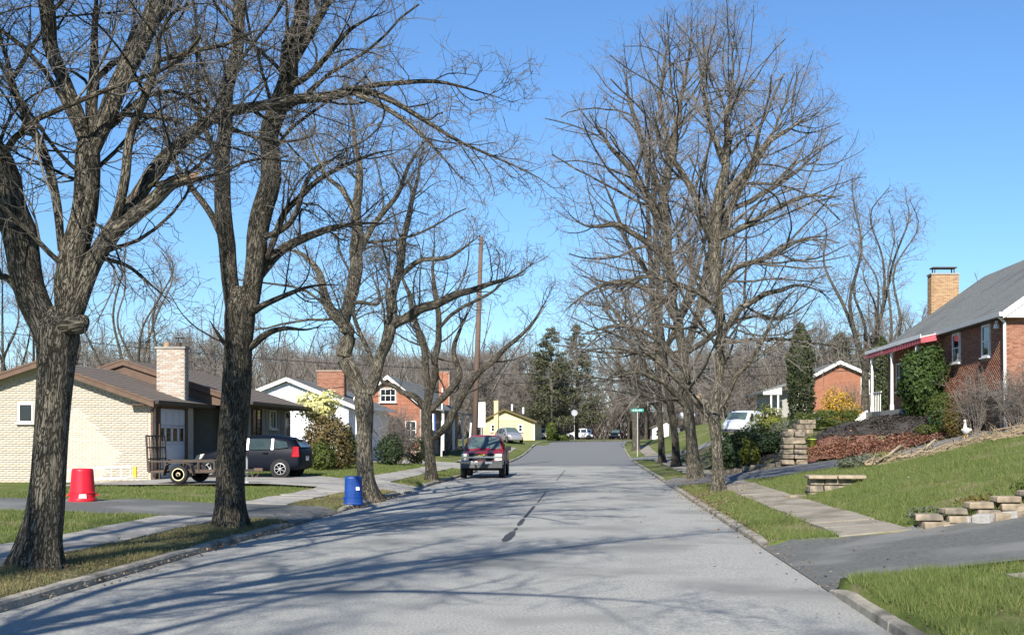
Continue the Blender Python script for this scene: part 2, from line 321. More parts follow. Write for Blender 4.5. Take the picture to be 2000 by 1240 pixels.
def spawn(Pn, R, rng, spacing, t0, t1, ang, c=9.0, e=0.6, rr=0.55, rmin=0.004, nseg=5, wob=0.22, up=0.06, lmin=0.25, lmax=6.0, upb=0.0, tip=0.4, out=None):
    B, n, _ = Pn.shape
    Lp = np.linalg.norm(np.diff(Pn, axis=1), axis=2).sum(axis=1)
    K = np.maximum(1, np.round(Lp * (t1 - t0) / spacing + rng.uniform(-.4, .4, B))).astype(int)
    idx = np.repeat(np.arange(B), K); N = len(idx)
    t = rng.uniform(t0, t1, N); x = t * (n - 1); i = np.minimum(x.astype(int), n - 2); u = (x - i)[:, None]
    p = Pn[idx, i] * (1 - u) + Pn[idx, i + 1] * u; T = Pn[idx, i + 1] - Pn[idx, i]; T /= np.linalg.norm(T, axis=1, keepdims=True) + 1e-9
    rp = R[idx, i] * (1 - u[:, 0]) + R[idx, i + 1] * u[:, 0]
    v = rng.normal(size=(N, 3)); v -= T * np.sum(v * T, axis=1, keepdims=True); v /= np.linalg.norm(v, axis=1, keepdims=True) + 1e-9
    a = np.radians(rng.uniform(ang[0], ang[1], N))[:, None]
    D = np.cos(a) * T + np.sin(a) * v; D[:, 2] += upb
    if out is not None:
        o = p - out; o[:, 2] = 0; o /= np.linalg.norm(o, axis=1, keepdims=True) + .5; D += .35 * o
    D /= np.linalg.norm(D, axis=1, keepdims=True)
    Ln = np.clip(c * rp ** e * rng.uniform(.55, 1.25, N), lmin, lmax)
    r0 = np.maximum(rr * rp * rng.uniform(.7, 1.1, N), rmin); r0 = np.minimum(r0, np.maximum(Ln * .0135, rmin))
    Q = np.empty((N, nseg + 1, 3)); Q[:, 0] = p
    cv = rng.normal(scale=wob * 1.1 * (5 / nseg) ** .8, size=(N, 3))
    for k in range(nseg):
        D = D + cv + rng.normal(scale=wob * .8, size=(N, 3)); D[:, 2] += up; cv += rng.normal(scale=wob * .25, size=(N, 3))
        D /= np.linalg.norm(D, axis=1, keepdims=True)
        Q[:, k + 1] = Q[:, k] + D * (Ln / nseg)[:, None]
    rad = r0[:, None] * np.linspace(1, tip, nseg + 1)[None, :]; rad = np.maximum(rad, rmin * .6)
    return Q, rad

def tri_merge(parts):
    Vs, Qs, Bs, o = [], [], [], 0
    for V, Q, B in parts: Vs.append(V); Qs.append(Q + o); Bs.append(B); o += len(V)
    return np.vstack(Vs), np.vstack(Qs), np.vstack(Bs)

def twig_crown(limbs, rng, levels, rmin, out=None):
    """limbs: list of (points (n,4)) resampled to 24; levels: list of dict for spawn"""
    Pn = np.stack([l[:, :3] for l in limbs]); R = np.stack([l[:, 3] for l in limbs])
    parts = []; cur = (Pn, R); first = None
    for i, kw in enumerate(levels):
        kw = dict(kw); sides = kw.pop('sides'); kw.setdefault('rmin', rmin)
        if i == 0 and out is not None: kw['out'] = out
        nxt = spawn(cur[0], cur[1], rng, **kw)
        if i == 0:
            k2 = dict(kw); k2.update(spacing=.22, t0=.72, t1=1.0, ang=(12, 48), lmin=.6); k2.pop('out', None)
            ex = spawn(cur[0], cur[1], rng, **k2); nxt = (np.concatenate([nxt[0], ex[0]]), np.concatenate([nxt[1], ex[1]]))
        cur = nxt
        if i == 0: first = tubes(cur[0], cur[1], sides)
        else: parts.append(tubes(cur[0], cur[1], sides))
    return first, tri_merge(parts)
# ------------------------------------------------------------------ terrain
def rise(y):
    y = np.asarray(y, float); t = np.clip(y - 80, 0, 38); a = 0.00075 * t * t
    return a + np.where(y > 118, 0.15 * (1 - np.exp(-np.clip(y - 118, 0, None) * 0.057 / 0.15)), 0)
CUR = (-1.66 + 80.0, 112.0)
def lat(x, y):                        # offset from the road's centre line, + to the right
    x = np.asarray(x, float); y = np.asarray(y, float)
    return np.where(y <= 112, x + 1.66, 80 - np.hypot(x - CUR[0], np.maximum(y, 112) - CUR[1]))
def ss(a, b, v): t = np.clip((np.asarray(v, float) - a) / (b - a), 0, 1); return t * t * (3 - 2 * t)
def ip(v, a, b): return np.interp(v, a, b)
def lump(x, y): return 0.018 * np.sin(1.7 * x + 0.6 * y) * np.sin(0.9 * y - 0.5 * x) + 0.012 * np.sin(4.1 * x + 1.3) * np.sin(3.3 * y + 0.7 * x)
def d1l(u): return ip(u, [0, .3, 1.3, 5, 8, 20], [.0, .05, .15, .30, .37, .42])
def d2l(u): return ip(u, [0, .5, 1.3, 4, 8.5, 14], [.0, .06, .17, .36, .36, .35])
def d1r(u): return ip(u, [0, 2.35, 4.05, 9.35, 17, 30], [.0, .25, .5, 1.2, 2.0, 2.4])
def d2r(u): return ip(u, [0, 2.35, 4.85, 9.35, 12.35, 30], [.0, .25, .6, 1.17, 2.0, 2.4])
def d3r(u): return ip(u, [0, 3, 8, 20], [.0, .2, .9, 2.6])
LB = ([0, .15, 1.3, 2.45, 5, 9, 14, 30, 80], [.105, .105, .155, .2, .28, .32, .26, .3, .8])
RA = ([0, .15, 1.2, 2.35, 4.65, 9.35, 12.35, 27, 60], [.10, .10, .19, .27, .85, 1.85, 2.05, 2.5, 4])
RB = ([0, .15, 1.2, 2.35, 4.35, 7.05, 9.35, 12.35, 17.35, 27, 60], [.10, .10, .19, .27, .7, 1.75, 2.3, 2.9, 3.7, 5, 8])
def in_d2l(x, y): u = -5.97 - x; return (u > -.01) & (u < 15) & (y > 36.3 - np.clip(u, 0, 8.5) * .25) & (y < 41 + np.clip(u, 0, 9) * .33)
def in_d1l(x, y): u = -5.97 - x; return (u > -.01) & (y > 23.4) & (y < 27.6)
def in_d3l(x, y): u = -5.97 - x; return (u > -.01) & (u < 16) & (y > 60) & (y < 71)
def in_d1r(x, y): u = x - 2.65; return (u > -.01) & (y > 13.4 - np.clip(u, 0, 22) * .0468) & (y < 18.5 + np.clip(u - 2, 0, 20) * .12)
def in_d2r(x, y): u = x - 2.65; return (u > -.01) & (u < 12.3) & (y > 40) & (y < 46.4)
def in_d3r(x, y): u = x - 2.65; return (u > -.01) & (u < 16) & (y > 84) & (y < 90)
def H(x, y, drives=True):
    x = np.asarray(x, float); y = np.asarray(y, float); u = lat(x, y); r = rise(y)
    ul = -4.31 - u; ur = u - 4.31
    L = (ip(ul, *LB) + .12 * ss(37, 41, y) * ss(.5, 4, ul) + .004 * np.clip(y - 45, 0, 50) * ss(.5, 5, ul)) * (1 - .7 * ss(100, 138, y))
    k = ss(46.4, 49.6, y); Rr = ip(ur, *RA) * (1 - k) + ip(ur, *RB) * k
    n = (d1r(ur) + .12 * (1 - ss(2, 4, ur)) + .02); Rr = np.where(y < 13.4, n, Rr)
    Rr = Rr - np.clip((y - 29 - 6 * ss(6, 9.5, ur)) / (11 - 6 * ss(6, 9.5, ur)), 0, 1) ** 1.5 * (1 - k) * np.clip(ip(ur, *RA) - d2r(ur), 0, 9) * (ur > 2.4)
    z = np.where(u < 0, L, Rr) + lump(x, y) * ss(.3, 2, np.maximum(ul, ur)) + r
    if drives:
        z = np.where(in_d1l(x, y), d1l(ul) + r, z); z = np.where(in_d2l(x, y), d2l(ul) + r, z)
        z = np.where(in_d1r(x, y), d1r(ur), z); z = np.where(in_d2r(x, y), d2r(ur), z)
        z = np.where(in_d3r(x, y), d3r(ur) + r, z); z = np.where(in_d3l(x, y), ip(ul, [0, 1.3, 6, 16], [0, .17, .42, .55]) + r, z)
    far = ss(205, 320, y); z = z + far * 7.0
    z = np.where(np.abs(u) < 4.31, r, z)
    return z
def h1(x, y): return float(H(x, y))
def drives_mask(x, y): return in_d1l(x, y) | in_d2l(x, y) | in_d3l(x, y) | in_d1r(x, y) | in_d2r(x, y) | in_d3r(x, y)

xs = np.unique(np.concatenate([np.arange(-180, -30, 8), np.arange(-30, -12, .7), np.arange(-12, -6.2, .33), [-6.11, -6.04, -5.98, -1.7, 2.55, 2.70, 2.78], np.arange(3.1, 9, .3),
                               np.arange(9, 24, .5), np.arange(24, 60, 1.5), np.arange(60, 200, 8)]))
ys = np.unique(np.concatenate([np.arange(-30, 0, 2), np.arange(0, 60, .42), [23.38, 23.45, 27.55, 27.65, 13.36, 13.44, 18.45, 18.55, 39.97, 40.05, 46.35, 46.45], np.arange(60, 112, .9), np.arange(112, 190, 1.3), np.arange(190, 440, 10)]))
X, Y = np.meshgrid(xs, ys); Z = H(X, Y) + 0.0
Z = np.where(np.abs(lat(X, Y)) < 4.40, rise(Y) - .12, Z); Z = np.where(drives_mask(X, Y), Z - .06, Z)
ny, nx = X.shape; ii, jj = np.meshgrid(np.arange(ny - 1), np.arange(nx - 1), indexing='ij')
Q = np.stack([ii * nx + jj, ii * nx + jj + 1, (ii + 1) * nx + jj + 1, (ii + 1) * nx + jj], -1).reshape(-1, 4)
g = np_mesh('ground', np.stack([X, Y, Z], -1).reshape(-1, 3), Q, [M['lawn'], M['dry'], M['woodfloor']])
cx = ((X[:-1, :-1] + X[1:, 1:]) / 2).ravel(); cy = ((Y[:-1, :-1] + Y[1:, 1:]) / 2).ravel()
cl = -4.31 - lat(cx, cy); mi = np.zeros(len(cx), np.int32)
mi[(cl > -.3) & (cl < 1.45) & (cy < 24)] = 1
cr = lat(cx, cy) - 4.31
mi[(cr > 0) & (cr < 1.3) & (cy > 31) & (cy < 40)] = 1
mi[(cl > -.3) & (cl < 1.3) & (cy > 28.5) & (cy < 50) & (np.sin(cy * 1.3 + cx * 2) > -.5)] = 1
mi[cy > 165] = 2
g.data.polygons.foreach_set('material_index', mi); tag(g, 'lawns and verges of green and dry grass beside the street', kind='structure')

def sheet(name, c, nx, ny, zf, m, off=0.0, parent=None, wob=0.0, thick=0.0):
    """bilinear patch over corners c (x,y)*4 counter-clockwise, draped on zf"""
    u = np.linspace(0, 1, nx + 1)[None, :, None]; v = np.linspace(0, 1, ny + 1)[:, None, None]
    a, b, cc, d = [np.array(q, float) for q in c]
    G = (a * (1 - u) + b * u) * (1 - v) + (d * (1 - u) + cc * u) * v
    if wob:
        r = np.random.default_rng(abs(hash(name)) % 999 if False else len(name) * 7 + nx); n = r.normal(scale=wob, size=G.shape)
        e = np.zeros(G.shape[:2]); e[0, :] = e[-1, :] = 1; e[:, 0] = e[:, -1] = 1; G = G + n * e[..., None]
    z = zf(G[..., 0], G[..., 1]) + off
    V = np.concatenate([G, z[..., None]], -1).reshape(-1, 3); w = nx + 1
    i, j = np.meshgrid(np.arange(ny), np.arange(nx), indexing='ij')
    q = np.stack([i * w + j, i * w + j + 1, (i + 1) * w + j + 1, (i + 1) * w + j], -1).reshape(-1, 4)
    return np_mesh(name, V, q, m, parent)

# road: old pale asphalt to 71 m, darker asphalt beyond and round the bend
def crown(x, y): return rise(y) + 0.03 * (1 - np.clip(np.abs(lat(x, y)) / 4.31, 0, 1) ** 2)
road = sheet('road', [(-5.97, -30), (2.65, -30), (2.65, 71), (-5.97, 71)], 24, 120, crown, M['asphalt'])
tag(road, 'pale worn asphalt street crossed by branch shadows', kind='structure')
rv, rq = [], []
st = [(y, 0.0) for y in np.linspace(71, 112, 40)] + [(112, a) for a in np.linspace(0.015, 1.5, 110)]
for k, (y, a) in enumerate(st):
    for j in range(13):
        u = -4.31 + 8.62 * j / 12
        x_, y_ = (-1.66 + u, y) if a == 0 else (CUR[0] - (80 - u) * math.cos(a), CUR[1] + (80 - u) * math.sin(a))
        rv.append((x_, y_, float(rise(y_)) + .03 * (1 - (abs(u) / 4.31) ** 2)))
rq = [(k * 13 + j, k * 13 + j + 1, (k + 1) * 13 + j + 1, (k + 1) * 13 + j) for k in range(len(st) - 1) for j in range(12)]
r2 = np_mesh('road', np.array(rv), np.array(rq), M['asphalt_new']); tag(r2, 'darker asphalt street rising and bending right in the distance', kind='structure')
mb = MB(); rr_ = random.Random(3)
for (x0, y0, x1, y1, wd) in [(-1.50, 19.4, -1.50, 21.6, .085), (-1.49, 21.7, -1.50, 22.5, .035), (-1.50, 22.9, -1.52, 25.0, .05), (-1.52, 25.2, -1.53, 29.5, .035), (-1.53, 31, -1.56, 37, .02), (-1.56, 47, -1.6, 62, .02)]:
    n = max(3, int((y1 - y0) / .25)); L_, R_ = [], []
    for i in range(n + 1):
        t = i / n; x = x0 + (x1 - x0) * t; y = y0 + (y1 - y0) * t; ww = wd * (.25 if i in (0, n) else rr_.uniform(.7, 1.2))
        z = float(crown(x, y)) + .005; L_.append((x - ww, y, z)); R_.append((x + ww, y, z))
    b = len(mb.v); mb.v += L_ + R_; mb.f += [(b + i, b + n + 1 + i, b + n + 2 + i, b + i + 1) for i in range(n)]; mb.mi += [0] * n
mb.build('tar_patch', M['tar'], road)
mb = MB()
for (pts) in [[(-5.9, 33.2), (-3.5, 33.8), (-1, 33.3), (1.5, 34.0), (2.6, 33.8)], [(-5.9, 44.0), (-3, 44.6), (0, 44.1), (2.6, 44.9)], [(-5.9, 71), (2.65, 71)]]:
    n = 40; c, _ = catmull([(x, y) for x, y in pts], n); c += np.random.default_rng(len(pts)).normal(scale=.02, size=c.shape)
    d = np.gradient(c, axis=0); d /= np.linalg.norm(d, axis=1, keepdims=True); nn = np.stack([-d[:, 1], d[:, 0]], 1) * (.010 if len(pts) != 2 else .05)
    a = c + nn; b_ = c - nn; z = crown(c[:, 0], np.minimum(c[:, 1], 70.99)) + .004; b = len(mb.v)
    mb.v += [(a[i, 0], a[i, 1], z[i]) for i in range(n)] + [(b_[i, 0], b_[i, 1], z[i]) for i in range(n)]
    mb.f += [(b + n + i, b + n + i + 1, b + i + 1, b + i) for i in range(n - 1)]; mb.mi += [0] * (n - 1)
mb.build('sealed_crack', M['tar'], road)

# driveways
def dsheet(c, nx, ny, m, label):
    o = sheet('driveway', c, nx, ny, H, m, .012); return tag(o, label, kind='structure')
dsheet([(-60, 23.32), (-5.96, 23.32), (-5.96, 27.68), (-60, 27.68)], 120, 6, M['drive_dark'], 'dark asphalt driveway running left under the red bin')
dsheet([(-14.6, 34.15), (-5.97, 36.32), (-5.97, 40.98), (-14.6, 43.8)], 40, 10, M['concrete'], 'pale concrete driveway under the navy hatchback')
sheet('driveway', [(-18, 34.15), (-14.6, 34.15), (-14.6, 38.3), (-18, 38.3)], 8, 8, lambda x, y: H(x, y, False) * 0 + ip(-x, [14.6, 18], [.37, .22]), M['concrete'])['kind'] = 'structure'
dsheet([(-22, 60.05), (-5.97, 60.05), (-5.97, 70.95), (-22, 70.95)], 40, 6, M['concrete'], 'pale concrete driveway behind the pickup truck')
dsheet([(2.64, 13.3), (24, 12.3), (24, 21.0), (2.64, 18.58)], 50, 10, M['drive_dark'], 'dark asphalt driveway climbing right from the street in front')
dsheet([(2.64, 39.9), (14.95, 39.9), (14.95, 46.5), (2.64, 46.5)], 30, 8, M['drive_grey'], 'grey asphalt driveway climbing to the red brick house')
dsheet([(2.65, 84), (18, 84), (18, 90), (2.65, 90)], 30, 8, M['drive_grey'], 'grey driveway beside the green street sign')

# sidewalks, slab by slab
def walk(x0, x1, runs, m, label, step=1.25, parts_to=62):
    e = empty('sidewalk', (0, 0, 0), label=label, kind='structure'); rg = np.random.default_rng(5)
    for ya, yb in runs:
        y = ya
        while y < yb - .2:
            y2 = min(y + step, yb) if y < parts_to else yb
            t = rg.normal(scale=.008, size=4); mb = MB()
            if y2 - y < 3:
                c = [(x0, y + .01), (x1, y + .01), (x1, y2 - .01), (x0, y2 - .01)]
                zs = [h1(px_, py_) + .03 + t[i] for i, (px_, py_) in enumerate(c)]
                top = [(p[0], p[1], z) for p, z in zip(c, zs)]; mb.prism(top[::-1], (0, 0, -.12))
                mb.build('slab', m, e)
            else:
                sheet('slab', [(x0, y), (x1, y), (x1, y2), (x0, y2)], 2, int((y2 - y) / 1.2) + 1, H, m, .03, e)
            y = y2
walk(-8.42, -7.25, [(-6, 23.3), (27.7, 35.9), (41.6, 60), (71, 108)], M['concrete'], 'grey concrete sidewalk along the left verge')
walk(4.25, 5.4, [(-4, 12.2)], M['walk'], 'near piece of tan sidewalk at the right edge of the view')
walk(3.85, 5.0, [(18.6, 39.9), (46.5, 83.9), (90.1, 110)], M['walk'], 'worn tan concrete sidewalk along the right verge')

# kerbs, stone by stone
def kerb(x0, x1, runs, label, hh):
    e = empty('kerb', (0, 0, 0), label=label, kind='structure'); rg = random.Random(9)
    for ya, yb in runs:
        y = ya
        while y < yb - .05:
            y2 = min(y + rg.uniform(2.6, 3.2), yb)
            if yb - y2 < .8: y2 = yb
            dx = rg.uniform(-.012, .012); dz = rg.uniform(-.012, .008); mb = MB(); n = 6; vs = []
            for i in range(n + 1):
                t = i / n; yy = y + .012 + (y2 - y - .024) * t; z = float(rise(yy)); hz = hh + dz + rg.uniform(-.005, .005)
                if yb - yy < .7: hz *= max(.15, (yb - yy) / .7) ** .6
                if yy - ya < .7 and ya > 0: hz *= max(.15, (yy - ya) / .7) ** .6
                e1 = .02 * (1 if x1 > 0 else -1)
                xa, xb = x0 + dx, x1 + dx
                bev = .025
                road_x, back = (xb, xa) if x1 < 0 else (xa, xb); sg = 1 if road_x > back else -1
                vs += [(back, yy, z - .15), (back, yy, z + hz), (road_x - sg * bev, yy, z + hz + rg.uniform(-.004, .004)), (road_x, yy, z + hz - bev + rg.uniform(-.006, .004)), (road_x + sg * .02, yy, z - .15)]
            fs = [(i * 5 + k, i * 5 + k + 1, (i + 1) * 5 + k + 1, (i + 1) * 5 + k) for i in range(n) for k in range(4)] + [(0, 1, 2, 3, 4), tuple(n * 5 + q for q in (4, 3, 2, 1, 0))]
            mb.add(vs, fs); mb.build('kerb_stone', M['kerb'], e); y = y2
kerb(-6.11, -5.96, [(-6, 23.4), (27.6, 36.3), (41, 60), (71, 112)], 'weathered concrete kerb along the left of the street', .105)
kerb(2.64, 2.79, [(-6, 13.35), (18.55, 40), (46.4, 84), (90, 112)], 'weathered concrete kerb along the right of the street', .10)
for sgn in (-1, 1):
    vs = []; n = 90
    for i in range(n + 1):
        a = 1.4 * i / n
        for u, z in ((4.30, -.1), (4.30, .12), (4.46, .13), (4.46, -.1)):
            rr = 80 - sgn * u; y_ = CUR[1] + rr * math.sin(a); vs.append((CUR[0] - rr * math.cos(a), y_, float(rise(y_)) + z))
    mb = MB(); mb.add(vs, [(i * 4 + k, i * 4 + k + 1, i * 4 + 5 + k, i * 4 + 4 + k) for i in range(n) for k in range(3)])
    o = mb.build('kerb', M['kerb']); tag(o, 'kerb round the far bend, %s side of the street' % ('inner' if sgn > 0 else 'outer'), kind='structure')

# mulch beds above the right-hand driveway
def bed(name, c, m, label, off=.03):
    o = sheet(name, c, 40, 18, lambda x, y: H(x, y) + .08 * np.sin(3 * x + y) * np.sin(2.3 * y - x) + .05 * np.sin(7.3 * x - 2 * y) * np.sin(5.1 * y + 3 * x) + .02 * np.sin(11 * x) * np.sin(9 * y), m, off, None, .05); tag(o, label, kind='structure')
bed('mulch_bed', [(8.3, 46.6), (14.6, 46.6), (14.2, 47.25), (9.0, 49.5)], M['mulch'], 'reddish brown mulch bank above the right driveway', .06)
bed('soil_bed', [(9.1, 49.4), (14.2, 47.15), (14.9, 57), (11.2, 57)], M['soil'], 'dark grey mulch bed below the porch of the red brick house', .09)
bed('soil_bed', [(13.2, 46.7), (14.9, 46.7), (14.95, 52), (13.3, 50)], M['soil'], 'dark mulch strip under the shrubs of the red brick house', .09)
bed('soil_bed', [(4.95, 46.8), (7.2, 46.8), (8.9, 54), (5.2, 54)], M['soil'], 'leaf strewn shrub bed behind the right row of trees', .05)
bed('soil_bed', [(5.1, 54), (9.4, 54), (15.5, 83), (5.3, 83)], M['woodfloor'], 'brown leafy slope under the right trees beyond the shrub bed', .08)

# grass blades on the nearer lawns
def off_paved(x, y):
    u = lat(x, y); ul = -4.31 - u; ur = u - 4.31
    ok = ((ul > .17) | (ur > .17)) & ~drives_mask(x, y)
    ok &= ~((ul > 1.25) & (ul < 2.48)); ok &= ~((ur > 1.18) & (ur < 2.37) & (y > 13)); ok &= ~((ur > 1.58) & (ur < 2.77) & (y < 12.25))
    ok &= ~((y > 46.4) & (x > 7) & (x < 15)); ok &= ~((x > -40) & (x < -14.4) & (y > 34) & (y < 53))
    return ok
def grass(label, rect, n, hgt, wid, m, seed, edge=0.045, cond=None):
    r = np.random.default_rng(seed); x = r.uniform(rect[0], rect[1], n); y = rect[2] + (rect[3] - rect[2]) * r.uniform(0, 1, n) ** 1.25
    k = off_paved(x + r.normal(scale=edge, size=n), y + r.normal(scale=edge, size=n))
    if cond is not None: k &= cond(x, y)
    pn = np.sin(2.1 * x + 1.7 * y) + np.sin(1.3 * y - 2.7 * x + 1) + np.sin(5 * x) * np.sin(4 * y); k &= r.uniform(-2.6, 1.5, n) < pn
    x, y = x[k], y[k]; n = len(x); z = H(x, y) - .005
    dirn = r.uniform(0, 6.283, n); hh = hgt * r.uniform(.45, 1.35, n) * (1 + .25 * pn[k] / 2); wd = wid * r.uniform(.6, 1.3, n)
    lx, ly = r.normal(scale=.4, size=(2, n)) * hh
    a = np.stack([x - np.cos(dirn) * wd / 2, y - np.sin(dirn) * wd / 2, z], -1); b = np.stack([x + np.cos(dirn) * wd / 2, y + np.sin(dirn) * wd / 2, z], -1)
    c = np.stack([x + lx, y + ly, z + hh], -1); V = np.stack([a, b, c], 1).reshape(-1, 3)
    o = np_mesh('grass', V, np.arange(3 * n).reshape(-1, 3), m, smooth=False); tag(o, label, 'grass', kind='stuff'); return o
grass('lush green grass at the near right corner by the kerb', (2.8, 7.5, 8.5, 13.3), 130000, .10, .009, M['blade'], 1)
grass('green grass on the right verge and bank beyond the dark driveway', (2.8, 14, 18.6, 40), 210000, .085, .012, M['blade'], 2)
grass('thin dry grass on the left verge around the big trunks', (-7.3, -6.1, 9, 36), 75000, .06, .010, M['blade_dry'], 3)
grass('green grass between the left sidewalk and the brick house', (-15, -8.3, 15, 36), 120000, .065, .013, M['blade'], 4)
grass('green lawn grass beyond the navy hatchback', (-15, -6, 41, 60), 60000, .07, .02, M['blade'], 5)

# lighter dead tufts and weeds in the lawns
grass('straw coloured dead tufts scattered over the right lawn bank', (2.8, 12, 8.6, 40), 60000, .06, .016, M['blade_dry'], 6, cond=lambda x, y: np.sin(1.9 * x + .8 * y) * np.sin(1.1 * y - 2.3 * x + 2) + .5 * np.sin(6 * x + 3 * y) > .55)
grass('straw coloured dead tufts scattered over the left lawn', (-15, -8.3, 15, 36), 40000, .06, .016, M['blade_dry'], 7, cond=lambda x, y: np.sin(1.7 * x + .9 * y) * np.sin(1.3 * y - 1.9 * x + 1) + .5 * np.sin(5 * x + 2 * y) > .45)
# fallen leaves on the verges and along the kerbs
def litter(label, spots, n, seed, m='litter', k_=1.0, lift=0.0):
    r = np.random.default_rng(seed); V = []
    sp = np.array(spots); k = r.integers(0, len(sp), n); x = sp[k, 0] + r.normal(size=n) * sp[k, 2]; y = sp[k, 1] + r.normal(size=n) * sp[k, 3]
    z = H(x, y) + .02 + np.abs(r.normal(size=n)) * .02 + np.where(np.abs(lat(x, y)) < 4.3, .03, 0)
    a = r.uniform(0, 6.3, n); s = r.uniform(.010, .026, n) * k_; z = z + lift * r.uniform(.6, 1.3, n); t = r.normal(scale=.5, size=(2, n)) * s
    p0 = np.stack([x - np.cos(a) * s, y - np.sin(a) * s, z], -1); p1 = np.stack([x - np.sin(a) * s * .6, y + np.cos(a) * s * .6, z + t[0]], -1)
    p2 = np.stack([x + np.cos(a) * s, y + np.sin(a) * s, z], -1); p3 = np.stack([x + np.sin(a) * s * .6, y - np.cos(a) * s * .6, z + t[1]], -1)
    o = np_mesh('fallen_leaves', np.stack([p0, p1, p2, p3], 1).reshape(-1, 3), np.arange(4 * n).reshape(-1, 4), M[m], smooth=False); tag(o, label, 'leaves', kind='stuff')
litter('brown fallen leaves around the trunks on the right verge', [(3.4, 34, .5, 1.4), (3.7, 37.5, .5, 2), (3.5, 45, .6, 2), (6, 48.5, .8, 2), (3.2, 30, .4, 2), (2.75, 27, .12, 6)], 7000, 21)
litter('brown fallen leaves on the left verge below the trees', [(-6.7, 14.5, .4, 1.6), (-6.6, 20.5, .45, 1.6), (-6.4, 32, .5, 1.6), (-6.5, 45, .6, 1.8), (-5.85, 20, .1, 6), (-5.8, 33, .2, 3)], 4200, 22)
litter('few dark leaves lying scattered on the street surface', [(0.9, 48, .5, 3), (1.0, 40, 1.4, 8), (-2, 30, 3, 10), (2.4, 22, .15, 8)], 260, 23)
litter('loose reddish bark chips over the mulch bank', [(9.5, 47.6, .7, .6), (11, 47.3, 1.0, .4), (12.6, 47.1, .8, .3)], 9000, 24, 'chips', 2.2, .09)
litter('loose dark chips over the upper mulch bed', [(11.2, 50.5, 1.0, 1.8), (12.8, 49.3, .8, 1.2), (13.6, 53, .6, 2)], 7000, 27, 'darkchips', 2.4, .1)
litter('pale dead leaves on the dark mulch bed', [(11.5, 50.5, 1.2, 1.6), (13, 49.5, .7, 1.2)], 500, 25)
litter('dead leaves blown along the right lawn edges', [(5.15, 24, .1, 5), (3.8, 25, .1, 6), (6.5, 30, 1.5, 4), (4.2, 11, .9, 1.2), (5.6, 20.5, 1.2, .5)], 900, 26)
# ------------------------------------------------------------------ trees
def L4(lv, k=1.0, tw=1.0):
    base = [dict(spacing=.42 * k, t0=.2, t1=1.0, ang=(35, 68), nseg=8, wob=.13, up=.05, sides=6, lmin=.6, lmax=3.4, c=8),
            dict(spacing=.24 * k, t0=.12, t1=1.0, ang=(30, 65), nseg=5, wob=.2, up=.03, sides=4, lmin=.4, rr=.6),
            dict(spacing=.19 * k, t0=.12, t1=1.0, ang=(30, 65), nseg=4, wob=.22, up=.03, sides=3, lmin=.3, rr=.7),
            dict(spacing=.24 * k, t0=.2, t1=1.0, ang=(25, 60), nseg=3, wob=.25, up=.03, sides=3, lmin=.25, rr=.8)]
    return [dict(b) for b in base[:lv]]

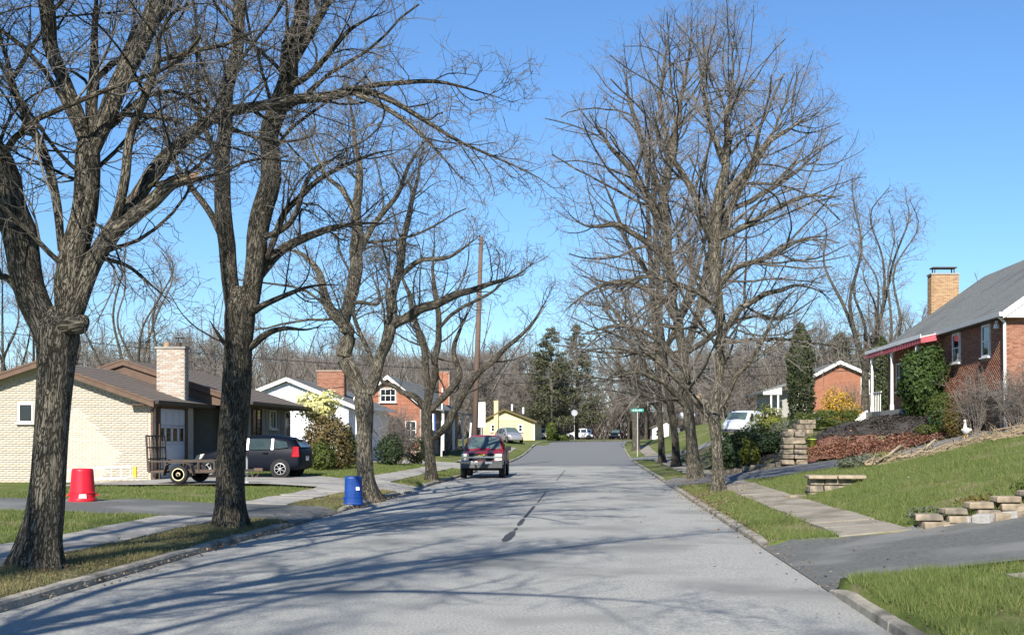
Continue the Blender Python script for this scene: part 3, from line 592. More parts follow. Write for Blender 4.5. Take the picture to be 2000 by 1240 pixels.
def street_tree(Y, base_px, limbs, label, seed, bark='bark', levels=None, rmin=.0045, thin=1.0, flare=(.55, .35, 5), group=None, trunk_sides=28, extra=None, rough=.03, zsink=.12, twig='twig', crown_limbs=None):
    """limbs[0] = trunk; each limb = list of (px, py, radius_px, dy). Roots at the trunk's base."""
    s = F / Y; bx = (base_px[0] - CX) / s; bz = h1(bx, Y)
    root = empty('street_tree', (bx, Y, bz), label=label, cat='tree', group=group)
    rg = np.random.default_rng(seed); off = np.array([bx, Y, bz]); rs = []
    for i, l in enumerate(limbs):
        name = 'trunk' if i == 0 else 'limb'
        keep = isinstance(l, dict) and 'keep' in l; stub = isinstance(l, dict) and not keep
        pts = l['pts'] if isinstance(l, dict) else l
        a = []
        for q in pts:
            dy = q[3] if len(q) > 3 else 0.0
            p = P(q[0], q[1], Y + dy); a.append([p[0] - bx, dy, p[2] - bz, q[2] / F * (Y + dy) * thin])
        a = np.array(a)
        if i == 0: a[0, 2] = -zsink
        n = 80 if i == 0 else 46
        c, Ln = catmull(a, n); c[:, 3] = np.maximum(c[:, 3], .006)
        if i > 0:
            kn = max(4, int(Ln / .45)); wv, _ = catmull(np.column_stack([np.arange(kn) * 1.0, rg.normal(size=(kn, 3)) * .3]), n); env = np.minimum(1, np.linspace(0, 1, n) * 5)[:, None]
            c[:, :3] += wv[:, 1:] * np.maximum(c[:, 3:4], .02) * env
        q_ = np.linspace(0, 1, n)
        if i == 0: c[:, 3] *= 1 - .5 * np.clip((q_ - .86) / .14, 0, 1) ** 2
        elif keep: c[:, 3] *= .72 + .28 * np.clip(q_ * 7, 0, 1)
        elif not stub: c[:, 3] *= (.72 + .28 * np.clip(q_ * 7, 0, 1)) * (1 - .82 * np.clip((q_ - .55) / .45, 0, 1) ** 1.3)
        sd = trunk_sides if i == 0 else (16 if c[0, 3] > .08 else 9)
        V, Qd, B = tubes(c[None, :, :3], c[None, :, 3], sd, seed + i * .37, flare if i == 0 else None, rough if i == 0 else rough * .8)
        B[:, 2] += i * 5.3
        o = np_mesh(name, V, Qd, M[bark], root, True, B)
        if stub and 'knot' in l: o.name = 'burl'
        elif stub:
            o['label'] = 'broken limb stub with a pale splintered end'
            e = c[-1]; d = c[-1, :3] - c[-4, :3]; d /= np.linalg.norm(d); mb = MB()
            for k in range(9):
                v = rg.normal(size=3) * e[3] * .45; q0 = e[:3] + v - d * .05; mb.tube([q0, q0 + d * rg.uniform(.06, .25)], [e[3] * .35, .004], 5)
            mb.build('splintered_end', M['cutwood'], root)
        if i > 0 and not stub:
            r24 = c[np.linspace(0, n - 1, 24).astype(int)].copy(); rs.append(r24)
        elif i == 0 and extra: rs.append(catmull(a[extra:], 24)[0])
    for r_ in rs: r_[:, 3] = np.maximum(r_[:, 3], .006)
    fb, (V, Qd, B) = twig_crown(rs, rg, levels or L4(4), rmin)
    np_mesh('crown', fb[0], fb[1], M[bark], root, True, fb[2]); np_mesh('crown', V, Qd, M[twig], root, True)
    return root

G_L = 'street trees in the left verge'; G_R = 'street trees in the right verge'
street_tree(14.65, (72, 1100), [
    [(70, 1110, 46, 0), (78, 1060, 39), (88, 1000, 36), (97, 900, 34), (104, 800, 34), (109, 710, 37), (112, 650, 45), (116, 600, 45)],
    [(100, 660, 44), (62, 570, 38), (33, 440, 35), (8, 350, 32), (-30, 260, 28, -.3), (-80, 140, 22, -.6), (-130, -20, 17, -1), (-180, -200, 13, -1.2), (-260, -620, 10, -1.6), (-300, -1150, 4, -1.8)],
    dict(keep=1, pts=[(128, 620, 34), (148, 500, 29), (160, 400, 26), (172, 300, 25), (178, 280, 16)]),
    [(172, 310, 24), (190, 268, 23), (215, 205, 22, .1), (250, 125, 20, .3), (285, 50, 18, .4), (312, -30, 16, .5), (335, -130, 13, .6), (375, -320, 11, .8), (440, -720, 8, 1), (480, -1250, 3, 1)],
    [(262, 100, 13, .3), (400, -90, 10, .9), (620, -320, 8, 1.8), (830, -480, 5, 2.6), (1010, -580, 2.5, 3.2)],
    [(314, -40, 11, .5), (500, -400, 8, -.6), (720, -700, 6, -1.4), (900, -1000, 3, -2)],
    [(330, -120, 10, .6), (300, -500, 8, 2), (330, -900, 6, 3.2), (420, -1300, 3, 4)],
    [(172, 310, 18), (158, 235, 15), (128, 170, 15), (102, 90, 15), (86, 0, 16, -.2), (68, -110, 13, -.4), (40, -260, 10, -.5), (0, -720, 7, -1), (-30, -1200, 3, -1.2)],
    [(176, 275, 12), (183, 180, 12, .3), (181, 90, 8, .4), (188, 0, 6, .5), (195, -100, 4, .6)],
    [(183, 160, 8, .3), (215, 125, 7, .6), (240, 105, 6, .8), (262, 40, 4, 1.2), (255, -20, 3, 1.3)],
    [(140, 630, 26), (165, 560, 23), (190, 500, 21), (225, 445, 20), (262, 388, 16, .2), (310, 320, 15, .5), (370, 258, 13, .9), (430, 222, 12, 1.2), (520, 206, 11, 1.6), (610, 193, 11, 2.0), (690, 180, 10, 2.3), (760, 196, 8, 2.5), (830, 235, 7, 2.7), (900, 278, 6, 2.8), (1000, 322, 5, 3), (1060, 352, 3.5, 3), (1092, 378, 2, 3)],
    [(650, 187, 7, 2.2), (720, 168, 6, 2.6), (800, 160, 5, 3), (870, 163, 4, 3.4), (940, 180, 3, 3.6), (1000, 200, 2, 3.8)],
    [(690, 181, 7, 2.3), (740, 205, 6, 2.0), (800, 240, 5, 1.8), (850, 290, 4, 1.6), (900, 350, 2.5, 1.4)],
    dict(pts=[(222, 448, 19), (262, 418, 15), (310, 390, 15), (350, 358, 13), (376, 345, 11)]),
    dict(knot=1, pts=[(130, 640, 20, -.1), (146, 632, 21, -.2), (160, 626, 17, -.2), (170, 622, 6, -.18)]),
    [(222, 440, 13), (232, 400, 11, -.1), (240, 340, 10, -.2), (252, 265, 9, -.2), (282, 180, 9, -.3), (310, 125, 8, -.3), (318, 60, 6, -.4), (356, 0, 5, -.5), (390, -60, 3, -.6)],
    [(312, 118, 6, -.3), (380, 95, 5, -.5), (440, 85, 4, -.6), (500, 60, 3, -.7), (560, 62, 2, -.7)],
    [(236, 222, 6, 0), (330, 235, 6, .4), (375, 252, 5, .6)],
    [(120, 490, 10), (110, 385, 9), (82, 300, 10, .2), (50, 230, 9, .4), (25, 160, 8, .5), (3, 100, 7, .6), (-30, 10, 5, .7)],
    [(20, 160, 5, .5), (50, 115, 5, .6), (82, 60, 3, .8), (110, 20, 2, .9)],
    [(60, 600, 9), (25, 552, 8), (0, 540, 7), (-40, 545, 5), (-90, 520, 3)],
    [(190, 500, 6), (250, 520, 4, .4), (300, 560, 3, .7), (340, 600, 2, .9)],
], 'largest grey trunk with a broken limb, nearest on the left verge', 1, 'bark', L4(4, .8), flare=(.5, .42, 5), group=G_L, trunk_sides=36, rough=.035, thin=.92)
street_tree(21.3, (452, 1030), [
    [(450, 1040, 32), (450, 1000, 29), (451, 930, 28), (454, 850, 30), (461, 760, 29), (466, 680, 28), (469, 600, 31), (472, 560, 30)],
    [(457, 610, 24), (446, 500, 20), (437, 400, 17), (435, 300, 15, .1), (446, 200, 15, .3), (460, 100, 13, .5), (468, 0, 12, .6), (476, -130, 10, .8), (480, -360, 7, 1), (470, -760, 3, 1.2)],
    [(485, 610, 26), (500, 520, 24), (510, 420, 22), (516, 330, 21), (528, 260, 20), (546, 180, 20, -.2), (570, 90, 18, -.4), (592, 0, 15, -.6), (615, -120, 12, -.8), (650, -330, 9, -1), (690, -760, 3, -1.4)],
    [(595, -10, 10, -.6), (700, -190, 8, .4), (840, -360, 6, 1.4), (980, -480, 3, 2.2)],
    [(640, -280, 7, -1), (800, -520, 5, -2), (960, -640, 2.5, -2.8)],
    [(528, 250, 12), (560, 150, 11, .3), (610, 60, 10, .7), (642, 0, 8, 1), (668, -90, 7, 1.2), (720, -300, 5, 1.6), (800, -640, 2, 2)],
    [(492, 560, 11), (528, 508, 11, .2), (580, 468, 9, .5), (640, 444, 7, .8), (705, 438, 5, 1), (770, 438, 3, 1.2)],
    [(522, 505, 8), (550, 430, 7, -.3), (600, 370, 6, -.6), (650, 338, 5, -.9), (730, 300, 4, -1.1), (800, 290, 2, -1.2)],
    [(505, 470, 7), (570, 430, 6, -.5), (610, 340, 5, -.8), (700, 280, 3, -1)],
    [(440, 480, 9), (412, 420, 7, .3), (370, 360, 6, .6), (330, 295, 4, .8), (300, 220, 3, 1)],
    [(436, 330, 7), (400, 250, 6, -.4), (360, 170, 4, -.8), (340, 80, 3, -1)],
    [(470, 690, 8), (440, 672, 5, -.1), (425, 650, 4, -.2), (408, 622, 3, -.2)],
    [(482, 685, 8), (520, 652, 7, -.2), (556, 640, 5, -.3), (600, 643, 3, -.4), (640, 630, 2, -.5)],
    [(480, 620, 8), (530, 590, 6, -.4), (600, 560, 4, -.7), (660, 555, 2.5, -.9)],
    [(546, 175, 9, -.2), (600, 150, 7, -.6), (680, 60, 5, -1), (760, 20, 3, -1.3)],
], 'dark double-leader tree, second nearest on the left verge', 2, 'bark2', L4(4, .82), flare=(.5, .32, 5), group=G_L, trunk_sides=32, rough=.04, thin=.93)
street_tree(32.0, (716, 962), [
    [(720, 970, 19), (714, 930, 16), (712, 880, 15), (713, 830, 15.5), (711, 790, 18), (706, 752, 15)],
    [(702, 768, 16), (682, 700, 15), (668, 645, 13), (636, 580, 9, .2), (618, 530, 8, .4), (590, 500, 6, .6), (555, 488, 4, .8), (520, 500, 2.5, 1)],
    [(670, 650, 12), (688, 570, 13, -.1), (698, 480, 12, -.1), (702, 400, 9), (700, 320, 7), (688, 240, 5, .2), (680, 160, 3, .4)],
    [(700, 500, 7), (728, 440, 6, -.3), (770, 390, 5, -.6), (800, 320, 4, -.8), (840, 260, 3, -1)],
    [(700, 430, 6), (665, 370, 5, .4), (630, 330, 4, .7), (600, 260, 3, 1)],
    [(722, 770, 14), (743, 700, 11), (760, 640, 12), (765, 590, 9, .2), (776, 540, 8, .3), (790, 470, 7, .5), (803, 400, 6, .7), (818, 330, 5, .8), (832, 250, 3, 1)],
    [(762, 640, 10), (810, 610, 10, -.3), (850, 595, 9, -.5), (900, 573, 7, -.7), (945, 560, 6, -.8), (1000, 543, 5, -1), (1045, 510, 3, -1.1)],
    [(776, 545, 6, .3), (820, 510, 5, 0), (880, 500, 4, -.3), (940, 460, 3, -.5)],
    [(735, 720, 5), (690, 600, 4, -.4), (740, 590, 4, -.6), (720, 520, 3, -.7)],
], 'forked grey tree beside the blue bin', 3, 'bark3', L4(4, .95), rmin=.0055, flare=(.8, .35, 5), group=G_L, trunk_sides=24)
street_tree(45.0, (842, 922), [
    [(843, 926, 11), (839, 880, 9.5), (835, 840, 9.5), (834, 800, 10), (835, 775, 8)],
    [(830, 795, 8), (805, 772, 6), (772, 757, 5, .3), (745, 742, 4, .5), (715, 700, 2.5, .8)],
    [(834, 790, 8), (834, 740, 7), (828, 690, 7, .2), (815, 640, 6, .4), (802, 590, 5, .5), (780, 520, 3, .8), (770, 440, 2, 1)],
    [(838, 785, 8), (850, 720, 7), (858, 650, 6, -.2), (855, 590, 5, -.4), (845, 530, 4, -.5), (850, 440, 2.5, -.6)],
    [(840, 802, 8), (870, 770, 7), (893, 735, 6, .2), (885, 690, 5, .3), (900, 640, 4, .4), (930, 580, 2.5, .6)],
    [(843, 860, 8), (872, 832, 8, -.2), (900, 780, 7, -.3), (935, 728, 6, -.5), (990, 680, 5, -.7), (1045, 625, 4, -.9), (1078, 560, 2, -1)],
    [(858, 640, 4, -.2), (900, 600, 3.5, -.6), (960, 570, 3, -.9), (1010, 520, 2, -1)],
], 'small spreading tree just left of the red pickup', 4, 'bark2', L4(4, 1.2), rmin=.006, flare=(.7, .35, 5), group=G_L, trunk_sides=20)
# a further tree of the row stands beside the camera, left of the frame; its shadow lies along the street
_t0 = street_tree(3.2, (-4100, 2000), [
    [(-4100, 2010, 230), (-4100, 1500, 200), (-4080, 600, 180), (-4060, -700, 160)],
    [(-4060, -600, 120), (-3700, -1700, 95), (-3300, -2900, 75), (-2900, -4600, 55), (-2600, -7000, 25)],
    [(-4070, -300, 110), (-3500, -900, 75), (-2700, -1600, 60, .6), (-1900, -2200, 48, 1.0), (-800, -2700, 34, 1.5), (300, -3100, 15, 2)],
    [(-4060, -600, 120), (-4300, -1900, 90, .5), (-4500, -3300, 70, .9), (-4600, -5200, 50, 1.2), (-4500, -7600, 20, 1.4)],
    [(-4060, -500, 90), (-4800, -1300, 70, -.4), (-5600, -2200, 45, -.8)],
    [(-3700, -1700, 65), (-2400, -2600, 50, .5), (-900, -3300, 38, 1), (500, -3900, 24, 1.5), (1400, -4200, 8, 1.8)],
    [(-3300, -2900, 60), (-2000, -4000, 48, -.5), (-500, -5000, 34, -1), (900, -5600, 12, -1.4)],
    [(-4060, -500, 70), (-3000, -1000, 55, 2), (-1900, -1500, 42, 3.5), (-900, -2000, 26, 5), (-200, -2500, 10, 6)],
    [(-3700, -1700, 60), (-3000, -2400, 50, .9), (-2200, -3800, 38, 1.6), (-1500, -5200, 18, 2.2)],
], 'grey street tree standing nearest beside the left kerb', 5, 'bark', L4(4, .95), rmin=.006, flare=(.4, .35, 5), group=G_L, trunk_sides=20)
_c = copy_tree(_t0); _c.location = (-7.3, -5.2, h1(-7.3, -5.2)); _c.rotation_euler = (0, 0, -.5); _c['label'] = 'grey street tree just behind the viewpoint on the left verge'

def LR(a=1.0):
    return [dict(spacing=.34 * a, t0=.08, t1=1.0, ang=(34, 68), nseg=8, wob=.11, up=.06, sides=5, lmin=.9, lmax=4.4, c=13.5, rr=.5),
            dict(spacing=.27 * a, t0=.12, t1=1.0, ang=(28, 60), nseg=5, wob=.18, up=.03, sides=4, lmin=.5, c=10),
            dict(spacing=.22 * a, t0=.12, t1=1.0, ang=(28, 60), nseg=4, wob=.2, up=.03, sides=3, lmin=.4, rr=.7, c=10),
            dict(spacing=.30 * a, t0=.2, t1=1.0, ang=(25, 55), nseg=3, wob=.22, up=.03, sides=3, lmin=.3, rr=.8, c=10)]
street_tree(34.0, (1402, 958), [
    [(1403, 964, 13), (1402, 920, 10.5), (1399, 860, 10.5), (1395, 815, 12), (1397, 790, 10)],
    [(1396, 800, 10), (1404, 740, 9), (1408, 640, 9), (1403, 560, 10), (1397, 480, 12), (1402, 400, 10), (1415, 320, 8), (1422, 220, 6, .2), (1432, 110, 4, .3), (1436, 10, 2, .4)],
    [(1397, 480, 8), (1370, 420, 7, -.3), (1340, 350, 6, -.5), (1300, 290, 5, -.7), (1270, 210, 3, -.9)],
    [(1403, 400, 8), (1450, 350, 7, .3), (1480, 300, 6, .5), (1540, 250, 5, .8), (1600, 220, 3, 1)],
    [(1397, 470, 7), (1460, 440, 6, -.4), (1530, 400, 5, -.6), (1590, 385, 4, -.8), (1650, 390, 2, -1)],
    [(1383, 812, 8), (1350, 770, 6, -.2), (1300, 720, 5, -.4), (1250, 690, 4, -.6), (1190, 680, 3, -.8), (1130, 690, 2, -1)],
    dict(pts=[(1388, 812, 8), (1376, 790, 8), (1364, 774, 8)]),
    [(1405, 800, 6), (1440, 735, 5, -.2), (1480, 680, 4, -.4), (1520, 600, 3, -.6), (1560, 560, 2, -.8)],
    [(1408, 660, 7), (1450, 600, 6, .3), (1510, 570, 5, .6), (1580, 560, 3, .9), (1640, 600, 2, 1)],
    [(1405, 560, 7), (1440, 520, 6, -.3), (1500, 500, 5, -.5), (1560, 470, 4, -.8), (1620, 460, 2.5, -1)],
    [(1404, 600, 6), (1340, 560, 5, -.6), (1270, 540, 4, -1), (1200, 560, 3, -1.3), (1130, 580, 2, -1.5)],
    [(1415, 320, 6), (1385, 240, 5, .5), (1370, 150, 3, .8), (1360, 60, 2, 1)],
], 'pale trunked tree with a cut stub, nearest on the right verge', 6, 'bark3', LR(1.1), rmin=.0045, flare=(.5, .4, 4), group=G_R, trunk_sides=24, twig='twig2')
street_tree(46.0, (1357, 928), [
    [(1358, 934, 14), (1351, 860, 10.5), (1343, 790, 10.5), (1338, 720, 10)],
    [(1338, 730, 10), (1330, 660, 10), (1318, 600, 10), (1310, 520, 10), (1302, 450, 10), (1300, 390, 9), (1312, 300, 8), (1330, 200, 6, .3), (1348, 90, 4, .4), (1352, 0, 2, .5)],
    [(1336, 700, 9), (1368, 600, 9, .4), (1392, 500, 9, .6), (1425, 410, 8, .8), (1470, 330, 6, 1), (1522, 230, 4, 1.2), (1556, 130, 2, 1.4)],
    [(1303, 460, 9), (1272, 400, 8, -.3), (1235, 340, 6, -.5), (1190, 280, 5, -.7), (1150, 220, 3, -.9)],
    [(1308, 510, 8), (1260, 470, 6, -.4), (1200, 440, 5, -.7), (1140, 440, 3, -1), (1095, 400, 2, -1.2)],
    [(1300, 400, 7), (1260, 300, 6, .4), (1230, 200, 4, .7), (1215, 110, 2.5, .9)],
    [(1312, 310, 6), (1290, 210, 5, .2), (1300, 110, 3, .4), (1310, 30, 2, .5)],
    [(1320, 610, 7), (1270, 570, 6, .3), (1210, 550, 5, .6), (1150, 570, 3, .9), (1100, 610, 2, 1)],
    [(1335, 720, 8), (1290, 670, 6, -.3), (1240, 640, 5, -.6), (1180, 640, 4, -.9), (1120, 660, 2, -1.2)],
    [(1345, 800, 7), (1310, 760, 6, -.4), (1270, 735, 5, -.7), (1220, 730, 3.5, -1), (1170, 750, 2, -1.2)],
    [(1340, 690, 6), (1400, 650, 5, -.5), (1460, 620, 4, -.9), (1530, 620, 3, -1.2)],
    [(1425, 410, 6, .8), (1490, 380, 5, 1), (1560, 330, 4, 1.3), (1620, 280, 2.5, 1.6)],
], 'tallest tree, second from the front on the right verge', 7, 'bark', LR(1.4), rmin=.0055, flare=(.6, .4, 5), group=G_R, trunk_sides=22, twig='twig2')
street_tree(61.0, (1321, 912), [
    [(1321, 916, 9), (1318, 850, 7), (1306, 770, 7), (1294, 680, 7), (1288, 620, 6.5)],
    [(1290, 640, 6.5), (1284, 520, 6), (1278, 400, 5), (1272, 280, 3), (1268, 180, 2)],
    [(1300, 720, 6), (1250, 660, 5, .3), (1200, 610, 4, .6), (1160, 540, 3, .8)],
    [(1296, 690, 6), (1340, 600, 5, .3), (1370, 500, 4, .6), (1390, 400, 3, .8)],
    [(1310, 790, 6), (1270, 755, 5, -.3), (1220, 740, 4, -.6), (1180, 760, 2, -.9)],
    [(1286, 560, 5), (1230, 480, 4, -.3), (1190, 380, 3, -.6), (1160, 320, 2, -.8)],
], 'slim dark tree, third from the front on the right verge', 8, 'bark2', LR(1.6)[:3] + [LR(1.9)[3]], rmin=.0065, twig='twig2', group=G_R, trunk_sides=16)
street_tree(70.0, (1293, 906), [
    [(1294, 909, 7.5), (1290, 840, 6), (1286, 760, 6), (1284, 690, 6)],
    [(1284, 700, 6), (1275, 580, 5.5), (1268, 460, 5), (1262, 350, 3), (1255, 260, 2)],
    [(1286, 750, 6), (1245, 690, 5, .3), (1205, 640, 4, .5), (1170, 580, 3, .8)],
    [(1284, 710, 6), (1320, 640, 5, .3), (1345, 560, 4, .6), (1360, 480, 2, .9)],
    [(1288, 800, 5), (1250, 760, 4, -.3), (1215, 735, 3, -.5), (1185, 730, 2, -.7)],
], 'slim leaning tree, fourth from the front on the right verge', 9, 'bark2', LR(1.8)[:3] + [LR(2.0)[3]], rmin=.007, twig='twig2', group=G_R, trunk_sides=14)
street_tree(104.0, (1243, 880), [
    [(1243, 884, 8), (1241, 820, 7), (1238, 770, 6)],
    [(1239, 790, 6), (1235, 700, 5), (1230, 610, 3), (1226, 540, 2)],
    [(1239, 780, 4), (1215, 720, 3), (1195, 660, 2, .5)],
    [(1238, 760, 4), (1255, 690, 3), (1270, 620, 2, .5)],
], 'small distant tree right behind the green street sign', 10, 'bark', LR(1.9)[:3], rmin=.012, group=G_R, trunk_sides=12)

# bare trees behind the houses: five builds, then copies
def bare_tree(name, seed, hgt, leaders, spread, bark, twig, levels=3, k=1.0, rmin=.012, r0=None):
    rg = np.random.default_rng(seed); root = empty(name, (0, 0, -100)); r0 = r0 or hgt * .016
    th = hgt * rg.uniform(.16, .26)
    tr, _ = catmull([(0, 0, -.4, r0 * 1.25), (0, 0, th * .5, r0), (rg.normal() * .1, rg.normal() * .1, th, r0 * .92)], 12)
    V, Qd, B = tubes(tr[None, :, :3], tr[None, :, 3], 9, seed, (.5, .4, 4)); np_mesh('trunk', V, Qd, M[bark], root, True, B)
    limbs = []
    for i in range(leaders):
        a = 6.283 * (i + rg.uniform(-.25, .25)) / leaders; s = spread * rg.uniform(.5, 1.1); z1 = hgt * rg.uniform(.75, 1.05)
        if i == 0: s *= .25; z1 = hgt
        pts = [(tr[-2, 0], tr[-2, 1], th * rg.uniform(.8, 1.0), r0 * rg.uniform(.5, .75))]
        for q in (.3, .6, .85, 1.0):
            pts.append((math.cos(a) * s * q ** .8 + rg.normal() * hgt * .035, math.sin(a) * s * q ** .8 + rg.normal() * hgt * .035, th + (z1 - th) * q, r0 * (.62 - .52 * q)))
        limbs.append(catmull(pts, 24)[0])
    Ps = np.stack([l[:, :3] for l in limbs]); Rs = np.stack([np.maximum(l[:, 3], .02) for l in limbs])
    V, Qd, B = tubes(Ps, Rs, 7); np_mesh('limbs', V, Qd, M[bark], root, True, B)
    lv = [dict(spacing=.62 * k, t0=.1, t1=1, ang=(28, 62), nseg=5, wob=.15, up=.08, sides=4, lmin=.9, c=9.5, lmax=hgt * .28),
          dict(spacing=.5 * k, t0=.12, t1=1, ang=(25, 58), nseg=4, wob=.2, up=.06, sides=3, lmin=.7, c=9, rr=.6),
          dict(spacing=.42 * k, t0=.15, t1=1, ang=(25, 55), nseg=3, wob=.2, up=.05, sides=3, lmin=.6, c=9, rr=.75)][:levels]
    fb, cr_ = twig_crown(limbs, rg, lv, rmin); V, Qd, B = tri_merge([fb, cr_])
    np_mesh('crown', V, Qd, M[twig], root, True)
    return root
protos = [bare_tree('bare_tree', 31, 15, 5, 4.2, 'bark', 'twig'), bare_tree('bare_tree', 32, 16, 4, 3.4, 'bark3', 'twig2'), bare_tree('bare_tree', 33, 13, 6, 4.6, 'bark2', 'twig2'),
          bare_tree('bare_tree', 34, 17, 3, 3.0, 'bark', 'twig'), bare_tree('bare_tree', 35, 9, 7, 3.6, 'bark2', 'twig2', k=.9)]
used = set()
def put(i, x, y, sc, rz, label, group, dz=0.0):
    o = protos[i] if i not in used else copy_tree(protos[i]); used.add(i)
    o.location = (x, y, h1(x, y) - .15 + dz); o.scale = (sc * random.uniform(.92, 1.08), sc * random.uniform(.92, 1.08), sc); o.rotation_euler = (0, 0, rz)
    tag(o, label, 'tree', group); return o
GB = 'bare trees behind the houses'
def putpx(i, px, Y, sc, label, dz=0): x = (px - CX) * Y / F; return put(i, x, Y, sc, random.uniform(0, 6.28), label, GB, dz)
putpx(3, 232, 74, .80, 'slender bare tree behind the blond brick ranch house, left of its chimney')
putpx(1, 300, 82, .90, 'pale bare tree right behind the chimney of the blond brick house')
putpx(0, 120, 88, .80, 'bare tree behind the nearest left trunk')
putpx(2, 30, 80, 1.05, 'wide bare tree at the left edge behind the blond brick house')
putpx(2, 560, 96, .62, 'low round bare tree above the white house roof')
putpx(3, 480, 110, .75, 'thin bare tree behind the second left trunk')
putpx(4, 640, 120, .9, 'small bare tree behind the brick chimney of the white house')
putpx(0, 1690, 78, 1.0, 'tall bare tree with two pale stems beside the far right brick house')
putpx(1, 1735, 74, .8, 'bare tree leaning beside the left end of the porch')
putpx(2, 1800, 100, .62, 'low dark bare tree behind the amber chimney')
putpx(0, 1610, 130, .7, 'bare tree behind the roof of the far right brick house')
# the wood behind the street: nothing tells these apart
GW = 'bare trees of the wood behind the street'; r = random.Random(77)
protos += [bare_tree('bare_tree', 41, 14, 7, 4.0, 'bark2', 'twig2', k=.8, rmin=.026), bare_tree('bare_tree', 42, 12, 9, 3.8, 'bark3', 'twig2', k=.7, rmin=.026)]
for Y, x0, x1, step, s0, s1 in [(106, -58, -18, 3.6, .45, .68), (132, -62, -16, 3.6, .6, .85), (150, -66, -13, 3.4, .65, .95), (128, 18, 60, 3.6, .5, .8), (150, 14, 66, 3.4, .65, .95), (176, -74, 76, 3.4, .8, 1.1), (204, -50, 70, 2.6, .9, 1.2), (226, -80, 90, 3.4, .95, 1.25)]:
    x = x0
    while x < x1:
        xx = x + r.uniform(-1.6, 1.6); yy = Y + r.uniform(-8, 8)
        if not (Y == 176 and -9 < xx < 7):
            put(r.choice([0, 1, 2, 4, 5, 5, 6, 6]), xx, yy, r.uniform(s0, s1), r.uniform(0, 6.28), 'bare grey tree of the wood behind the street', GW)
        x += step
# undergrowth and the far edge of the wood read as one mass
def brush_mass(name, label, rects, n, hgt, seed, m, rmin=.02):
    rg = np.random.default_rng(seed); k = rg.integers(0, len(rects), n); R_ = np.array(rects)
    x = rg.uniform(R_[k, 0], R_[k, 1]); y = rg.uniform(R_[k, 2], R_[k, 3]); z = H(x, y)
    hh = hgt * rg.uniform(.35, 1.2, n); Pn = np.empty((n, 5, 3)); Pn[:, 0] = np.stack([x, y, z - .1], -1); d = rg.normal(scale=.28, size=(n, 3)); d[:, 2] = 1
    for i in range(4): d += rg.normal(scale=.16, size=(n, 3)); d[:, 2] = np.maximum(d[:, 2], .5); Pn[:, i + 1] = Pn[:, i] + d * (hh / 4)[:, None]
    R = (rmin + .009 * hh)[:, None] * np.linspace(1, .35, 5)[None]
    a = tubes(Pn, R, 3); p2 = spawn(Pn, R, rg, 1.1, .15, 1, (20, 55), c=9, rmin=rmin * .7, nseg=3, lmin=.7, lmax=hgt * .4)
    b = tubes(p2[0], p2[1], 3); V, Qd, B = tri_merge([a, b]); o = np_mesh(name, V, Qd, m, None); return tag(o, label, 'woods', kind='stuff')
brush_mass('woods', 'dense grey brown wood edge far behind the street', [(-110, -15, 150, 235), (16, 110, 150, 235), (-60, 70, 205, 250)], 2600, 13, 41, M['twig2'], .045)
brush_mass('undergrowth', 'brownish low thicket at the far end of the street and behind the houses', [(-12, 10, 205, 225), (-75, -20, 96, 135), (22, 60, 118, 150), (-60, -16, 100, 130)], 2000, 6.5, 42, M['twig2'], .03)

# ------------------------------------------------------------------ leafy plants
def leaf_cloud(name, n, fn, size, m, parent, seed, flat=0.5):
    rg = np.random.default_rng(seed); C, Nrm = fn(rg, n)
    v = rg.normal(size=(len(C), 3)) * flat + Nrm; v /= np.linalg.norm(v, axis=1, keepdims=True) + 1e-9
    a = np.cross(v, rg.normal(size=(len(C), 3))); a /= np.linalg.norm(a, axis=1, keepdims=True) + 1e-9; b = np.cross(v, a)
    s = (size * rg.uniform(.55, 1.3, len(C)))[:, None]
    V = np.stack([C - a * s, C + b * s * .55, C + a * s, C - b * s * .55], 1).reshape(-1, 3)
    return np_mesh(name, V, np.arange(4 * len(C)).reshape(-1, 4), m, parent, smooth=False)
def blob(rx, ry, rz, zc, seed=0, lum=.16, box=0.0, shell=.62):
    ph = np.random.default_rng(seed + 900).uniform(0, 6.28, (5, 3))
    def fn(rg, n):
        d = rg.normal(size=(n, 3)); d /= np.linalg.norm(d, axis=1, keepdims=True)
        if box: d = np.sign(d) * np.abs(d) ** (1 - box); d /= np.max(np.abs(d), axis=1, keepdims=True) ** box * np.linalg.norm(d, axis=1, keepdims=True) ** (1 - box)
        w = 1 + lum * sum(np.sin((2.2 + 1.3 * k) * (d @ np.array([math.cos(k * 2.1), math.sin(k * 1.7), math.cos(k)])) + ph[k, 0]) for k in range(5)) / 1.6
        rad = (shell + (1 - shell) * rg.uniform(0, 1, n) ** .5) * w * (1 + .06 * rg.normal(size=n))
        C = d * rad[:, None] * np.array([rx, ry, rz]); C[:, 2] += zc; C[:, 2] = np.maximum(C[:, 2], .03 + .1 * rg.uniform(size=n))
        return C, d
    return fn
def stems(parent, rg, n, rx, hgt, r=.018, m='bark2', name='stem'):
    mb = MB()
    for i in range(n):
        a = rg.uniform(0, 6.28); s = rg.uniform(.2, .85) * rx
        mb.tube([(0.06 * math.cos(a), .06 * math.sin(a), -.1), (s * .4 * math.cos(a), s * .4 * math.sin(a), hgt * .45), (s * math.cos(a), s * math.sin(a), hgt * rg.uniform(.7, .95))], [r, r * .8, r * .35], 5)
    return mb.build(name, M[m], parent, True)
